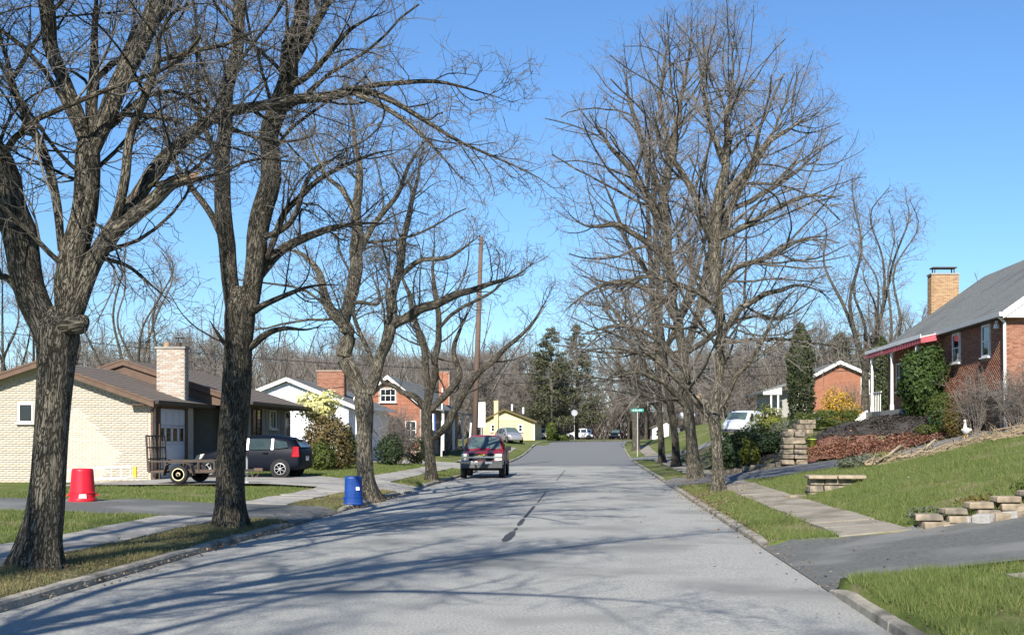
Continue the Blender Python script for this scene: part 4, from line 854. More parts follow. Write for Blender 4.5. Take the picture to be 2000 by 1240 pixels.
def shrub(x, y, dims, n, size, m, label, seed, name='shrub', cat='shrub', group=None, z=None, box=0.0, lum=.16, zc=None, rz=0, st=7):
    rx, ry, rzz = dims; root = empty(name, (x, y, h1(x, y) if z is None else z), rz, label=label, cat=cat, group=group)
    leaf_cloud('foliage', n, blob(rx, ry, rzz, rzz * .92 if zc is None else zc, seed, lum, box), size, M[m], root, seed)
    stems(root, np.random.default_rng(seed), st, rx * .7, rzz * 1.3); return root
def px_shrub(px0, px1, pt, pb, Y, n, size, m, label, seed, depth=None, **k):
    s = F / Y; x = ((px0 + px1) / 2 - CX) / s; rx = (px1 - px0) / 2 / s; hz = (pb - pt) / s; z = CAMZ - (pb - CY) / s
    zg = h1(x, Y)
    top = z + hz; z = zg if abs(zg - z) < 1.2 else z; hz = max(.3, top - z)
    return shrub(x, Y, (rx, depth or rx, hz / 1.95), n, size, m, label, seed, z=z - .03, **k)
px_shrub(588, 690, 812, 905, 50, 5200, .07, 'olive', 'big rounded olive brown shrub behind the navy hatchback', 51, lum=.22)
px_shrub(604, 655, 862, 908, 47.5, 1800, .06, 'hedge', 'low green shrub just right of the navy hatchback', 52)
px_shrub(664, 700, 838, 900, 55, 1500, .08, 'conifer', 'dark evergreen shrub partly hidden by the forked left tree', 53)
px_shrub(735, 788, 846, 892, 57, 2000, .07, 'rhodo', 'dark leafy rhododendron below the bare twiggy bush', 54)
px_shrub(786, 838, 850, 888, 62, 1500, .07, 'conifer', 'dark low evergreen left of the small spreading tree', 55)
px_shrub(1066, 1086, 822, 864, 136, 1500, .14, 'hedge', 'tall green hedge against the yellow house corner', 56)
px_shrub(1084, 1112, 848, 866, 138, 900, .14, 'hedge', 'low clipped hedge right of the yellow house', 57, box=.4)
px_shrub(1400, 1470, 838, 915, 49.5, 3800, .075, 'rhodo', 'dark rhododendron close behind the pale right trunk', 58, lum=.25)
px_shrub(1440, 1535, 832, 890, 52, 4200, .075, 'rhodo', 'broad dark green shrub left of the stone pillar', 59, lum=.25)
px_shrub(1445, 1482, 858, 892, 48.6, 900, .07, 'yellowgreen', 'bright yellow green sprig among the dark shrubs', 60)
px_shrub(1472, 1535, 786, 842, 58, 2600, .07, 'yellowgreen', 'rounded yellow green shrub in front of the dark column tree', 61)
px_shrub(1500, 1562, 818, 846, 55, 1700, .06, 'greyleaf', 'low grey green juniper above the stone pillar', 62, lum=.25)
px_shrub(1590, 1680, 798, 832, 58, 3800, .055, 'hedge', 'clipped box hedge above the dark mulch bed', 63, depth=.8, box=.45, lum=.08)
px_shrub(1545, 1600, 802, 836, 60, 2200, .055, 'hedge', 'clipped hedge at the foot of the dark column tree', 64, box=.4, lum=.08)
px_shrub(1598, 1672, 762, 805, 66, 2600, .06, 'gold', 'golden yellow forsythia in front of the far right brick house', 65, lum=.28)
px_shrub(1758, 1845, 668, 808, 49.6, 9000, .085, 'holly', 'big glossy green holly against the red brick house porch', 66, lum=.14, depth=1.0)
px_shrub(1812, 1866, 758, 812, 47.4, 3200, .04, 'hedge', 'rounded green boxwood left of the rusty rounded shrub', 67, lum=.08)
px_shrub(1842, 1896, 775, 826, 46.2, 3000, .04, 'rust', 'rounded rusty tipped shrub beside the white goose', 68, lum=.08)
px_shrub(1790, 1835, 826, 846, 47.6, 700, .05, 'hedge', 'low green ground plant left of the hose reel', 69)
# twiggy leafless bushes
def twig_bush(px, Y, rx, hgt, label, seed, m='twig2', n=60, z=None):
    x = (px - CX) * Y / F; root = empty('bare_bush', (x, Y, (h1(x, Y) if z is None else z)), label=label, cat='bush'); rg = np.random.default_rng(seed)
    Pn = np.empty((n, 6, 3)); a = rg.uniform(0, 6.28, n); Pn[:, 0] = np.stack([np.cos(a) * .1, np.sin(a) * .1, -.05 + 0 * a], -1)
    d = np.stack([np.cos(a) * rg.uniform(.1, 1, n) * rx / hgt, np.sin(a) * rg.uniform(.1, 1, n) * rx / hgt, np.ones(n)], -1); L = hgt * rg.uniform(.6, 1.05, n)
    for i in range(5): d += rg.normal(scale=.12, size=d.shape); Pn[:, i + 1] = Pn[:, i] + d / np.linalg.norm(d, axis=1, keepdims=True) * (L / 5)[:, None]
    R = .016 * np.linspace(1, .4, 6)[None] * np.ones((n, 1)); parts = [tubes(Pn, R, 4)]
    p2 = spawn(Pn, R, rg, .14, .2, 1, (20, 55), c=8, rmin=.006, nseg=3, lmin=.25, lmax=.9); parts.append(tubes(p2[0], p2[1], 3))
    p3 = spawn(p2[0], p2[1], rg, .16, .2, 1, (20, 55), c=8, rmin=.005, nseg=2, lmin=.2, lmax=.5); parts.append(tubes(p3[0], p3[1], 3))
    V, Qd, B = tri_merge(parts); np_mesh('twigs', V, Qd, M[m], root); return root
twig_bush(778, 60, 1.7, 3.0, 'dense brown leafless bush between the forked tree and the spreading tree', 71, n=70)
twig_bush(870, 84, 2.0, 2.9, 'bare brownish bush in front of the second brick house porch', 72, n=45)
twig_bush(1905, 45.2, 1.0, 2.5, 'bare twiggy shrub against the shaded wall of the red brick house', 73, n=45)
twig_bush(1985, 42.0, 1.3, 2.3, 'bare tan bush at the corner of the red brick house', 74, n=50)
twig_bush(1650, 68, 1.3, 2.2, 'bare pinkish bush in front of the far right brick wall', 75, n=40)
# small flowering tree in front of the white house
x = (628 - CX) * 54 / F; bt = empty('flowering_tree', (x, 54, h1(x, 54)), label='small tree covered in pale yellow bloom before the white house', cat='tree')
leaf_cloud('crown', 2600, blob(.82, .8, .68, 2.75, 81, .3), .085, M['bloom'], bt, 81); leaf_cloud('foliage', 500, blob(.75, .75, .5, 2.5, 82, .3), .07, M['hedge'], bt, 82)
stems(bt, np.random.default_rng(83), 8, .55, 2.7, .045, 'bark', 'trunk')
# dark column evergreen
def column_fn(h, r):
    def fn(rg, n):
        t = rg.uniform(0, 1, n) ** .85; a = rg.uniform(0, 6.28, n); lob = 1 + .13 * np.sin(5 * a + 9 * t) + .1 * np.sin(31 * t + 2 * a)
        rad = r * np.minimum(1, (1 - t) * 3.2 + .06) ** .7 * (.75 + .25 * np.minimum(1, t * 6)) * lob * (.6 + .4 * rg.uniform(0, 1, n) ** .5)
        C = np.stack([np.cos(a) * rad, np.sin(a) * rad, .1 + t * h], -1); N = np.stack([np.cos(a), np.sin(a), .3 + 0 * a], -1); return C, N
    return fn
def column(px, Y, top, w_px, label, seed, n=6500):
    s = F / Y; x = (px - CX) / s; z = h1(x, Y); h = CAMZ + (CY - top) / s - z
    rt = empty('column_evergreen', (x, Y, z), label=label, cat='tree'); leaf_cloud('crown', n, column_fn(h, w_px / 2 / s), .095, M['conifer'], rt, seed, .8)
    mb = MB(); mb.tube([(0, 0, -.2), (0, 0, h * .8)], [.14, .04], 8); mb.build('trunk', M['bark2'], rt, True)
column(1564, 64, 636, 50, 'tall dark column evergreen left of the far right brick house', 84)
column(1722, 72, 660, 42, 'dark column evergreen behind the porch end of the red brick house', 85, 4200)
# white pines at the end of the street
def pine(px, Y, top, bot_w, label, seed):
    s = F / Y; x = (px - CX) / s; z = h1(x, Y); h = CAMZ + (CY - top) / s - z; rg = np.random.default_rng(seed)
    rt = empty('pine_tree', (x, Y, z), label=label, cat='tree', group='dark pines at the end of the street'); mb = MB(); mb.tube([(0, 0, -.3), (.1, 0, h * .5), (0, .1, h * .98)], [h * .02, h * .013, .03], 8); mb.build('trunk', M['bark2'], rt, True)
    C, N, bm = [], [], MB()
    for t in np.linspace(.14, .99, 26):
        for k in range(rg.integers(3, 6)):
            a = rg.uniform(0, 6.28); L = bot_w * (1 - t) ** .75 * rg.uniform(.55, 1.15) + .35; zz = h * t; up = rg.uniform(.05, .4)
            e = np.array([math.cos(a) * L, math.sin(a) * L, zz + up * L]); bm.tube([(0, 0, zz), tuple(e)], [.05, .015], 4)
            m_ = int(34 + 26 * L); q = rg.uniform(.25, 1, m_) ** .7; c = np.array([0, 0, zz]) * (1 - q[:, None]) + e * q[:, None] + rg.normal(size=(m_, 3)) * np.array([.32, .32, .2]) * (.5 + .2 * L)
            C.append(c); N.append(np.tile([0, 0, 1.0], (m_, 1)))
    bm.build('branch', M['bark2'], rt); C = np.vstack(C); N = np.vstack(N)
    leaf_cloud('crown', len(C), lambda r_, n_: (C, N), .17, M['pine'], rt, seed, .9)
pine(1076, 168, 642, 5.2, 'taller dark green pine at the end of the street', 91); pine(1126, 178, 636, 5.0, 'dark green pine just right of the tallest one', 92)
pine(1048, 188, 690, 4.6, 'lower dark pine left of the two tall ones', 93); pine(1640, 140, 655, 4.0, 'dark pine behind the far right brick house', 94)
# ------------------------------------------------------------------ houses
_bm = {}
def brick_mesh(key, d, m):
    if key not in _bm:
        mb = MB(); mb.box((0, 0, 0), d); me = bpy.data.meshes.new('brick'); me.from_pydata([tuple(v) for v in mb.v], [], mb.f); me.materials.append(m); me.update(); _bm[key] = me
    return _bm[key]
def bricks(parent, O, ang, W, Hh, inside, m, parts=0, prio=None, L=.215, C=.075, proud=.012, name='brick', seed=1):
    """brick face: origin O, horizontal direction at angle ang (about z); outward = right-hand side of it"""
    rg = np.random.default_rng(seed); U = np.array([math.cos(ang), math.sin(ang), 0]); Nn = np.array([math.sin(ang), -math.cos(ang), 0]); O = np.array(O, float)
    full = []; half = []
    for r in range(int(Hh / C) + 1):
        v = (r + .5) * C; off = (r % 2) * L / 2
        for k in range(-1, int(W / L) + 2):
            u = k * L + off + L / 2
            a, b = u - L / 2 + .004, u + L / 2 - .004
            if a >= -1e-3 and b <= W + 1e-3 and inside(a, v - C / 2) and inside(b, v - C / 2) and inside(a, v + C / 2) and inside(b, v + C / 2) and inside(u, v): full.append((u, v))
            else:
                for hu in (u - L / 4, u + L / 4):
                    a, b = hu - L / 4 + .004, hu + L / 4 - .004
                    if a >= -1e-3 and b <= W + 1e-3 and inside(a, v - C / 2) and inside(b, v - C / 2) and inside(a, v + C / 2) and inside(b, v + C / 2): half.append((hu, v))
    if not full: return
    full.sort(key=(lambda q: prio(*q)) if prio else (lambda q: q[1]))
    d = (L - .012, .03, C - .012); me = brick_mesh((m.name, d), d, m) if parts else None
    for (u, v) in full[:parts]:
        o = bpy.data.objects.new('brick', me); COL.objects.link(o); o.parent = parent
        p = O + U * u + Nn * (proud - .015 + rg.uniform(-.003, .003)) + np.array([0, 0, v]); o.location = p; o.rotation_euler = (0, 0, ang)
    rest = [(u, v, d[0]) for u, v in full[parts:]] + [(u, v, d[0] / 2 - .003) for u, v in half]
    if rest:
        q = np.array(rest); n = len(q); off = proud - .015 + rg.uniform(-.003, .003, n)
        c = O[None] + U[None] * q[:, :1] + Nn[None] * off[:, None] + np.array([[0, 0, 1.0]]) * q[:, 1:2]
        V = []
        for sy in (-1, 1):
            for sz in (-1, 1):
                for sx in (-1, 1): V.append(c + U[None] * (sx * q[:, 2:3] / 2) + Nn[None] * (-sy * .015) + np.array([[0, 0, sz * d[2] / 2]]))
        V = np.stack(V, 1).reshape(-1, 3); F_ = np.array([(0, 1, 3, 2), (0, 4, 5, 1), (2, 3, 7, 6), (0, 2, 6, 4), (1, 5, 7, 3)])
        Qd = (F_[None] + (np.arange(n) * 8)[:, None, None]).reshape(-1, 4)
        o = np_mesh('brickwork', V, Qd, m, parent, False); o['kind'] = 'stuff'

def window(parent, c, w, h, ang, fm, mull=(1, 1), depth=.07, sill=True, bw=.055):
    """frame centred at c on a wall whose horizontal runs at angle ang"""
    f = empty('window', c, ang); f.parent = parent; mb = MB()
    for sx in (-1, 1): mb.box((sx * (w / 2 - bw / 2), 0, 0), (bw, depth, h))
    for sz in (-1, 1): mb.box((0, 0, sz * (h / 2 - bw / 2)), (w - 2 * bw, depth, bw))
    for i in range(1, mull[0]): mb.box((-w / 2 + w * i / mull[0], 0, 0), (.03, depth * .8, h - 2 * bw))
    for i in range(1, mull[1]): mb.box((0, .004, -h / 2 + h * i / mull[1]), (w - 2 * bw, depth * .8, .04))
    mb.build('frame', fm, f); mb = MB(); mb.box((0, depth * .12, 0), (w - 2 * bw, .012, h - 2 * bw)); mb.build('pane', M['glass'], f)
    if sill: mb = MB(); mb.box((0, -.04, -h / 2 - .03), (w + .12, .14, .05)); mb.build('sill', fm, f)
    return f

def gable(root, x0, x1, y0, y1, z0, ze, xr, zr, wm, name='wall'):
    mb = MB(); mb.prism([(x0, y0, z0), (x1, y0, z0), (x1, y0, ze), (xr, y0, zr), (x0, y0, ze)], (0, y1 - y0, 0)); return mb.build(name, wm, root)
def roofs(root, xl, xr, xrr, ya, yb, ze, zr, m, th=.12, zel=None, course=.0):
    """two slopes from eaves xl / xrr up to the ridge xr; shingle courses step the surface"""
    for xe, zz in ((xl, ze if zel is None else zel), (xrr, ze)):
        L = math.hypot(xr - xe, zr - zz); n = max(6, int(L / .28)); mb = MB(); pts = []
        for i in range(n):
            t0, t1 = i / n, (i + 1) / n; st = .014
            pts += [(xe + (xr - xe) * t0, ya, zz + (zr - zz) * t0 + st), (xe + (xr - xe) * t1, ya, zz + (zr - zz) * t1 + .002)]
        poly = pts + [(xr, ya, zr - th), (xe, ya, zz - th)]
        nn = len(poly); vs = [Vector(p) for p in poly] + [Vector(p) + Vector((0, yb - ya, 0)) for p in poly]
        fs = [(i, (i + 1) % nn, nn + (i + 1) % nn, nn + i) for i in range(nn)]
        fs += [tuple(range(nn))[::-1], tuple(range(nn, 2 * nn))]
        mb.add(vs, fs); mb.build('roof', m, root)
def rake(root, xe, ze, xr, zr, y, w, d, m, dz=0):
    mb = MB(); mb.prism([(xe, y, ze + dz), (xr, y, zr + dz), (xr, y, zr - w + dz), (xe, y, ze - w + dz)], (0, d, 0)); mb.build('rake_trim', m, root)

# ---- blond brick ranch house on the left
hs = empty('ranch_house', (-17, 45, .2), label='long low blond brick ranch house with brown roof behind the two nearest trunks', cat='house')
hs.location = (0, 0, 0)
X0, X1, YF = -21.6, -14.55, 38.5
gable(hs, X0, X1, YF, 42.6, -.2, 2.86, -18.0, 4.13, M['blond_m'])
gl = lambda u, v: v < (2.86 + .2 + (u if u < 3.6 else 7.05 - u) * .353 - .12) and not (2.74 - .02 < u < 3.23 + .02 and 2.44 - .02 < v < 3.07 + .02)
bricks(hs, (X0, YF, -.2), 0, 7.05, 4.4, gl, M['blond'], 300, lambda u, v: abs(u - 4.6) + abs(v - 1.4) * .9)
window(hs, (-18.61, YF - .01, 2.55), .5, .64, 0, M['white'], (1, 1))
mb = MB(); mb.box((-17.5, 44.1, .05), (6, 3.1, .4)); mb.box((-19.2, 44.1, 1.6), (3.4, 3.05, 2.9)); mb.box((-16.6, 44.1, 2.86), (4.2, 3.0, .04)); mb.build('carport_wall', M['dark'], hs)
gable(hs, -22.0, -13.7, 45.6, 52.8, -.2, 2.95, -17.6, 4.5, M['grey_siding'], 'facade_wall')
mb = MB(); mb.prism([(-22.2, 43.95, 2.95), (-13.0, 43.95, 2.95), (-17.6, 43.95, 4.52)], (0, .2, 0)); mb.build('gable_infill', M['brown_trim'], hs)
for k in range(11):                                # board and batten facade
    mb = MB(); mb.box((-13.69, 46.5 + k * .6, 1.6), (.03, .05, 2.7)); mb.build('batten', M['grey_siding'], hs)
bricks(hs, (-14.55, 38.5, .2), math.pi / 2, .5, 2.65, lambda u, v: True, M['blond'], 60)
bricks(hs, (-14.55, 41.75, .2), math.pi / 2, .82, 2.65, lambda u, v: True, M['blond'], 40)
roofs(hs, -21.9, -18.0, -14.29, 38.15, 44.0, 2.94, 4.25, M['roof_brown'])
roofs(hs, -22.3, -17.6, -12.9, 43.9, 53.2, 3.08, 4.65, M['roof_brown'])
for y_, xe, ze, xr, zr in ((38.12, -14.29, 2.93, -18.0, 4.24), (38.12, -21.9, 2.93, -18.0, 4.24), (43.87, -12.9, 3.07, -17.6, 4.64), (43.87, -22.3, 3.07, -17.6, 4.64)):
    rake(hs, xe, ze, xr, zr, y_ - .03, .2, .03, M['brown_trim']); rake(hs, xe, ze, xr, zr, y_ - .05, .07, .03, M['brown_trim'], .03)
for xg, ya, yb, zg in ((-14.22, 38.15, 43.9, 2.9), (-12.83, 43.9, 53.2, 3.04)):
    mb = MB(); mb.prism([(xg - .07, ya, zg - .06), (xg + .06, ya, zg - .06), (xg + .08, ya, zg + .06), (xg - .07, ya, zg + .06)], (0, yb - ya, 0)); mb.build('gutter', M['dark_trim'], hs)
    mb = MB(); mb.box((xg - .5 if xg < -14 else xg - .48, (ya + yb) / 2, zg - .09), (.85, yb - ya, .03)); mb.build('soffit', M['brown_trim'], hs)
mb = MB(); mb.tube([(-14.28, 38.45, 2.85), (-14.46, 38.45, 2.65), (-14.48, 38.45, .45), (-14.3, 38.4, .3)], .045, 8); mb.build('downspout', M['brown_trim'], hs)
# garage door: five panels, four lights
gd = empty('garage_door', (-14.53, 40.35, .38), math.pi / 2); gd.parent = hs
for k in range(4):
    for j in range(4):
        if k == 2: continue
        mb = MB(); mb.box((-.93 + j * .62, 0, .29 + k * .585), (.605, .05, .565)); mb.box((-.93 + j * .62, -.03, .29 + k * .585), (.46, .02, .40)); mb.build('panel', M['garage'], gd)
mb = MB()
for z_ in (1.17 + .02, 1.735): mb.box((0, 0, z_), (2.47, .05, .09))
for j in range(5): mb.box((-1.24 + j * .62, 0, 1.46), (.16 if 0 < j < 4 else .1, .05, .5))
mb.build('glazed_panel', M['garage'], gd)
for j in range(4): mb = MB(); mb.box((-.93 + j * .62, .01, 1.46), (.46, .02, .48)); mb.build('pane', M['glass'], gd)
mb = MB(); mb.box((-14.5, 39.05, 1.5), (.14, .12, 2.6)); mb.box((-14.5, 41.65, 1.5), (.14, .12, 2.6)); mb.box((-14.5, 40.35, 2.78), (.14, 2.7, .1)); mb.build('door_frame', M['brown_trim'], hs)
mb = MB(); mb.box((-14.48, 45.45, 1.5), (.16, .16, 2.8)); mb.build('post', M['brown_trim'], hs)
window(hs, (-13.66, 49.85, 2.5), .95, .8, math.pi / 2, M['white'], (2, 1)); window(hs, (-13.66, 52.2, 2.3), .85, 1.2, math.pi / 2, M['white'], (1, 2)); window(hs, (-13.66, 47.5, 2.3), 1.3, 1.2, math.pi / 2, M['brown_trim'], (2, 1))
def chimney(parent, x0, x1, y0, y1, z0, z1, m, mm, parts, cap, faces=('f', 'r'), seed=4, L=.215):
    ch = empty('chimney', ((x0 + x1) / 2, (y0 + y1) / 2, z0)); ch.parent = parent; cx_, cy_ = (x0 + x1) / 2, (y0 + y1) / 2
    mb = MB(); mb.box((0, 0, (z1 - z0) / 2), (x1 - x0, y1 - y0, z1 - z0)); mb.build('core', mm, ch); t = lambda u, v: True
    lx, ly, hh = x1 - x0, y1 - y0, z1 - z0
    if 'f' in faces: bricks(ch, (-lx / 2, -ly / 2, 0), 0, lx, hh - .02, t, m, parts, lambda u, v: -v, seed=seed, L=L)
    if 'r' in faces: bricks(ch, (lx / 2, -ly / 2, 0), math.pi / 2, ly, hh - .02, t, m, 0, seed=seed + 1, L=L)
    if 'l' in faces: bricks(ch, (-lx / 2, ly / 2, 0), -math.pi / 2, ly, hh - .02, t, m, 0, seed=seed + 2, L=L)
    mb = MB(); mb.box((0, 0, hh + .03), (lx + .1, ly + .1, .07)); mb.build('cap', cap, ch); return ch
ch = chimney(hs, -15.65, -14.67, 42.0, 42.45, 2.9, 4.92, M['palebrick'], M['blond_m'], 130, M['concrete'])
for dx in (-.2, .22): mb = MB(); mb.lathe([(.1, 0), (.1, .16), (.08, .18)], (dx, 0, 2.08), sides=12); mb.build('flue', M['cutwood'] if dx < 0 else M['steel'], ch)
mb = MB(); mb.box((.22, 0, 2.42), (.36, .3, .02)); mb.box((.22, 0, 2.34), (.03, .03, .16)); mb.build('flue_cap', M['steel'], ch)

# ---- white sided house behind the forked tree
wh = empty('white_house', (0, 0, 0), label='low white sided house with grey roof and brick chimney, beyond the ranch house', cat='house')
gable(wh, -19.4, -13.0, 62, 74, .2, 3.4, -16.2, 4.7, M['siding'])
for k in range(22):
    z_ = .9 + k * .16
    xa = -19.4 if z_ < 3.4 else -19.4 + (z_ - 3.4) / 1.3 * 3.2; xb = -13.0 if z_ < 3.4 else -13.0 - (z_ - 3.4) / 1.3 * 3.2
    if xb - xa > .4: mb = MB(); mb.prism([(xa, 61.995, z_), (xa, 61.97, z_), (xa, 61.985, z_ + .15), (xa, 61.995, z_ + .15)], (xb - xa, 0, 0)); mb.build('siding_board', M['siding'], wh)
roofs(wh, -19.9, -16.2, -12.6, 61.7, 74.3, 3.42, 4.9, M['roof_grey'])
rake(wh, -12.6, 3.42, -16.2, 4.9, 61.66, .2, .035, M['white']); rake(wh, -19.9, 3.42, -16.2, 4.9, 61.66, .2, .035, M['white'])
mb = MB(); mb.box((-12.55, 68, 3.36), (.1, 12.6, .13)); mb.build('gutter', M['white'], wh)
window(wh, (-13.9, 61.96, 2.1), 1.0, 1.3, 0, M['white'], (2, 2)); window(wh, (-17.5, 61.96, 2.1), 1.2, 1.2, 0, M['white'], (2, 1))
c2 = chimney(wh, -15.6, -14.1, 66, 66.7, 3.6, 5.45, M['redbrick'], M['red_m'], 120, M['red_m'])
for dx in (-.45, .1, .5): mb = MB(); mb.lathe([(.1, 0), (.1, .2)], (dx, 0, 1.92), sides=10); mb.build('flue', M['steel'], c2)

# ---- red brick house with a white trimmed gable
rh = empty('brick_house', (0, 0, 0), label='orange brick house with steep white trimmed gable, left of the utility pole', cat='house')
gable(rh, -15.4, -11.1, 75, 95, .2, 3.8, -13.2, 5.5, M['red_m'])
bricks(rh, (-15.4, 75, .9), 0, 4.3, 4.6, lambda u, v: v + .9 < 3.75 + (u if u < 2.2 else 4.3 - u) * .78 and not (1.65 < u < 2.75 and 3.05 < v < 4.0), M['orangebrick'], 0, L=.24, C=.085)
roofs(rh, -15.7, -13.2, -10.9, 74.7, 95.4, 3.78, 5.7, M['roof_grey'])
for xe in (-15.7, -10.9): rake(rh, xe, 3.78, -13.2, 5.7, 74.64, .24, .05, M['white'])
window(rh, (-13.2, 74.95, 4.42), 1.0, .85, 0, M['white'], (3, 2)); window(rh, (-11.75, 74.95, 2.2), .7, 1.2, 0, M['white'], (2, 2)); window(rh, (-14.4, 74.95, 2.2), .8, 1.2, 0, M['white'], (2, 2))
mb = MB(); mb.prism([(-11.3, 77, 3.85), (-9.9, 77, 3.55), (-9.9, 77, 3.45), (-11.3, 77, 3.7)], (0, 18, 0)); mb.build('porch_roof', M['roof_grey'], rh)
for y_ in (77.3, 83, 89, 94.7): mb = MB(); mb.box((-10.0, y_, 2.2), (.14, .14, 2.6)); mb.build('post', M['white'], rh)
for y_ in (80, 87, 92): window(rh, (-11.06, y_, 2.2), 1.0, 1.3, math.pi / 2, M['white'], (2, 2))
chimney(rh, -11.9, -11.1, 89.5, 90.1, 4.2, 6.7, M['orangebrick'], M['red_m'], 60, M['red_m'], seed=9, L=.24)
fl = empty('house_flag', P(838, 806, 73.5), label='blue and white flag hanging at the second brick house porch corner', cat='flag')
mb = MB(); mb.tube([(-.15, .5, .1), (0, 0, 0), (.1, -.1, -.02)], .015, 6); mb.build('pole', M['galv'], fl)
for i, (m_, xx) in enumerate(((M['signwhite'], .0), (M['bluebin'], .1), (M['signwhite'], .2), (M['bluebin'], .3))): mb = MB(); mb.prism([(xx, .02 * (i % 2), -.05), (xx + .098, .02 * ((i + 1) % 2), -.06), (xx + .11, .02 * ((i + 1) % 2), -1.1), (xx + .02, .02 * (i % 2), -1.05)], (0, .006, 0)); mb.build('stripe', m_, fl)

# ---- yellow house at the end of the street
yh = empty('yellow_house', (0, 0, 0), label='yellow house with brown roof far behind the pickup truck', cat='house')
gable(yh, -13.3, -7.2, 139, 157, .9, 3.55, -10.7, 4.9, M['yellow'])
mb = MB(); mb.prism([(-12.9, 138.97, 3.72), (-8.3, 138.97, 3.72), (-10.7, 138.97, 4.78)], (0, .02, 0)); mb.build('gable_panel', mat('pale_yellow', (.74, .60, .34), None), yh)
roofs(yh, -13.7, -10.7, -6.9, 138.6, 157.4, 3.62, 5.1, M['roof_brown'])
for xe in (-13.7, -6.9): rake(yh, xe, 3.62, -10.7, 5.1, 138.54, .2, .05, mat('olive_trim', (.13, .10, .03), None))
mb = MB(); mb.box((-10.25, 138.97, 1.3), (6.1, .04, .22)); mb.box((-7.23, 138.97, 2.4), (.14, .04, 2.2)); mb.build('white_trim', M['white'], yh)
window(yh, (-8.85, 138.95, 2.85), .55, .9, 0, M['white'], (1, 2), bw=.12); window(yh, (-12.1, 138.95, 2.85), .55, .9, 0, M['white'], (1, 2), bw=.12)
mb = MB(); mb.box((-11.7, 138.75, 3.4), (.5, .4, 5.2)); mb.box((-11.7, 138.75, 6.03), (.58, .48, .1)); mb.build('chimney', M['yellow'], yh)
for px_, py_ in ((1000, 791), (1022, 797)): p = P(px_, py_, 146); mb = MB(); mb.lathe([(.12, -.7), (.12, -.05), (.18, .0), (.05, .12)], tuple(p), sides=10); mb.build('roof_vent', M['white'], yh)

# ---- red brick house on the bank, right
bh = empty('brick_house', (0, 0, 0), label='big red brick house with grey roof and amber chimney on the right bank', cat='house')
gable(bh, 15.0, 25.1, 43, 60.3, .6, 6.18, 20.05, 9.77, M['red_m'])
inw = lambda u, v: not any(a - .06 < u < b + .06 and c - .1 < v + 1.7 < d + .06 for a, b, c, d in ((5.35, 6.35, 4.85, 6.1), (1.7, 2.6, 4.85, 6.1), (.55, 4.1, 0, 3.4)))
# street side: runs from the near corner away
bricks(bh, (15.0, 60.3, 1.7), -math.pi / 2, 17.3, 4.45, lambda u, v: inw(17.3 - u, v), M['redbrick'], 0, seed=5)
bricks(bh, (15.0, 43.0, 1.7), 0, 4.0, 7.2, lambda u, v: v + 1.7 < 6.15 + u * .7, M['redbrick'], 300, lambda u, v: u * 3 + abs(v - 2) * .25, seed=6)
roofs(bh, 14.75, 20.05, 25.4, 42.65, 60.7, 6.3, 10.05, M['roof_grey'], th=.16)
rake(bh, 14.75, 6.32, 20.05, 10.07, 42.58, .26, .06, M['white']); rake(bh, 25.4, 6.32, 20.05, 10.07, 42.58, .26, .06, M['white'])
mb = MB(); mb.prism([(14.75, 42.64, 6.1), (15.6, 42.64, 6.1), (15.6, 42.64, 6.7), (15.3, 42.64, 6.62)], (0, .3, 0)); mb.build('eave_return', M['white'], bh)
mb = MB(); mb.prism([(14.62, 42.6, 6.14), (14.75, 42.6, 6.14), (14.75, 42.6, 6.28), (14.6, 42.6, 6.28)], (0, 8.2, 0)); mb.build('gutter', M['white'], bh)
mb = MB(); mb.box((14.88, 51.6, 6.1), (.24, 17.4, .03)); mb.build('soffit', M['dark_trim'], bh)
mb = MB(); mb.tube([(14.7, 42.95, 6.15), (14.92, 42.95, 5.95), (14.95, 42.95, 2.1)], .055, 8); mb.build('downspout', M['white'], bh)
for yy, w_ in ((48.85, 1.0), (45.15, .9)): window(bh, (14.97, yy, 5.45), w_, 1.25, -math.pi / 2, M['white'], (1, 2), bw=.09)
fl_ = MB(); fl_.lathe([(.03, .0), (.09, -.05), (.12, -.2), (.02, -.21)], (14.85, 43.6, 5.98), sides=12); fl_.box((14.85, 43.6, 6.02), (.08, .08, .1)); fl_.build('floodlight', M['white'], bh)
gd2 = empty('basement_door', (14.96, 45.3, 2.0), -math.pi / 2); gd2.parent = bh
for k in range(4):
    for j in range(3): mb = MB(); mb.box((-1.1 + 1.1 * j, 0, .18 + .34 * k), (1.08, .06, .325)); mb.build('panel', M['steel'], gd2)
# awning and porch along the far half of the street side
aw = empty('awning', (14.75, 55.8, 6.2)); aw.parent = bh
mb = MB(); mb.prism([(.05, -5.2, .05), (-.75, -5.2, -.12), (-.75, -5.2, -.15), (.05, -5.2, .02)], (0, 10.4, 0)); mb.build('awning_top', M['white'], aw)
vs, fs = [], []; n = 26
for i in range(n * 6 + 1):
    t = i / (n * 6); y_ = -5.2 + 10.4 * t; d = .24 + .08 * abs(math.sin(math.pi * t * n)); xx = -.76 - .015 * math.sin(i)
    vs += [(xx, y_, -.13), (xx, y_, -.13 - d)]
fs = [(2 * i, 2 * i + 1, 2 * i + 3, 2 * i + 2) for i in range(n * 6)]; mb = MB(); mb.add(vs, fs); v2 = [(x_ - .01, y_, z_) for x_, y_, z_ in vs]; mb.add(v2, fs); mb.build('valance', M['awning'], aw)
mb = MB(); mb.box((-.78, 0, -.10), (.03, 10.44, .17)); mb.build('fascia', M['white'], aw)
vs = [(-.76, -5.2, -.15), (-.76, -5.2, -.40), (.05, -5.2, -.26), (.05, -5.2, .0)]; mb = MB(); mb.prism(vs, (0, .012, 0)); mb.build('valance', M['awning'], aw)
mb = MB(); mb.box((14.35, 55.8, 2.65), (1.3, 9.6, .75)); mb.build('porch_floor', M['concrete'], bh)
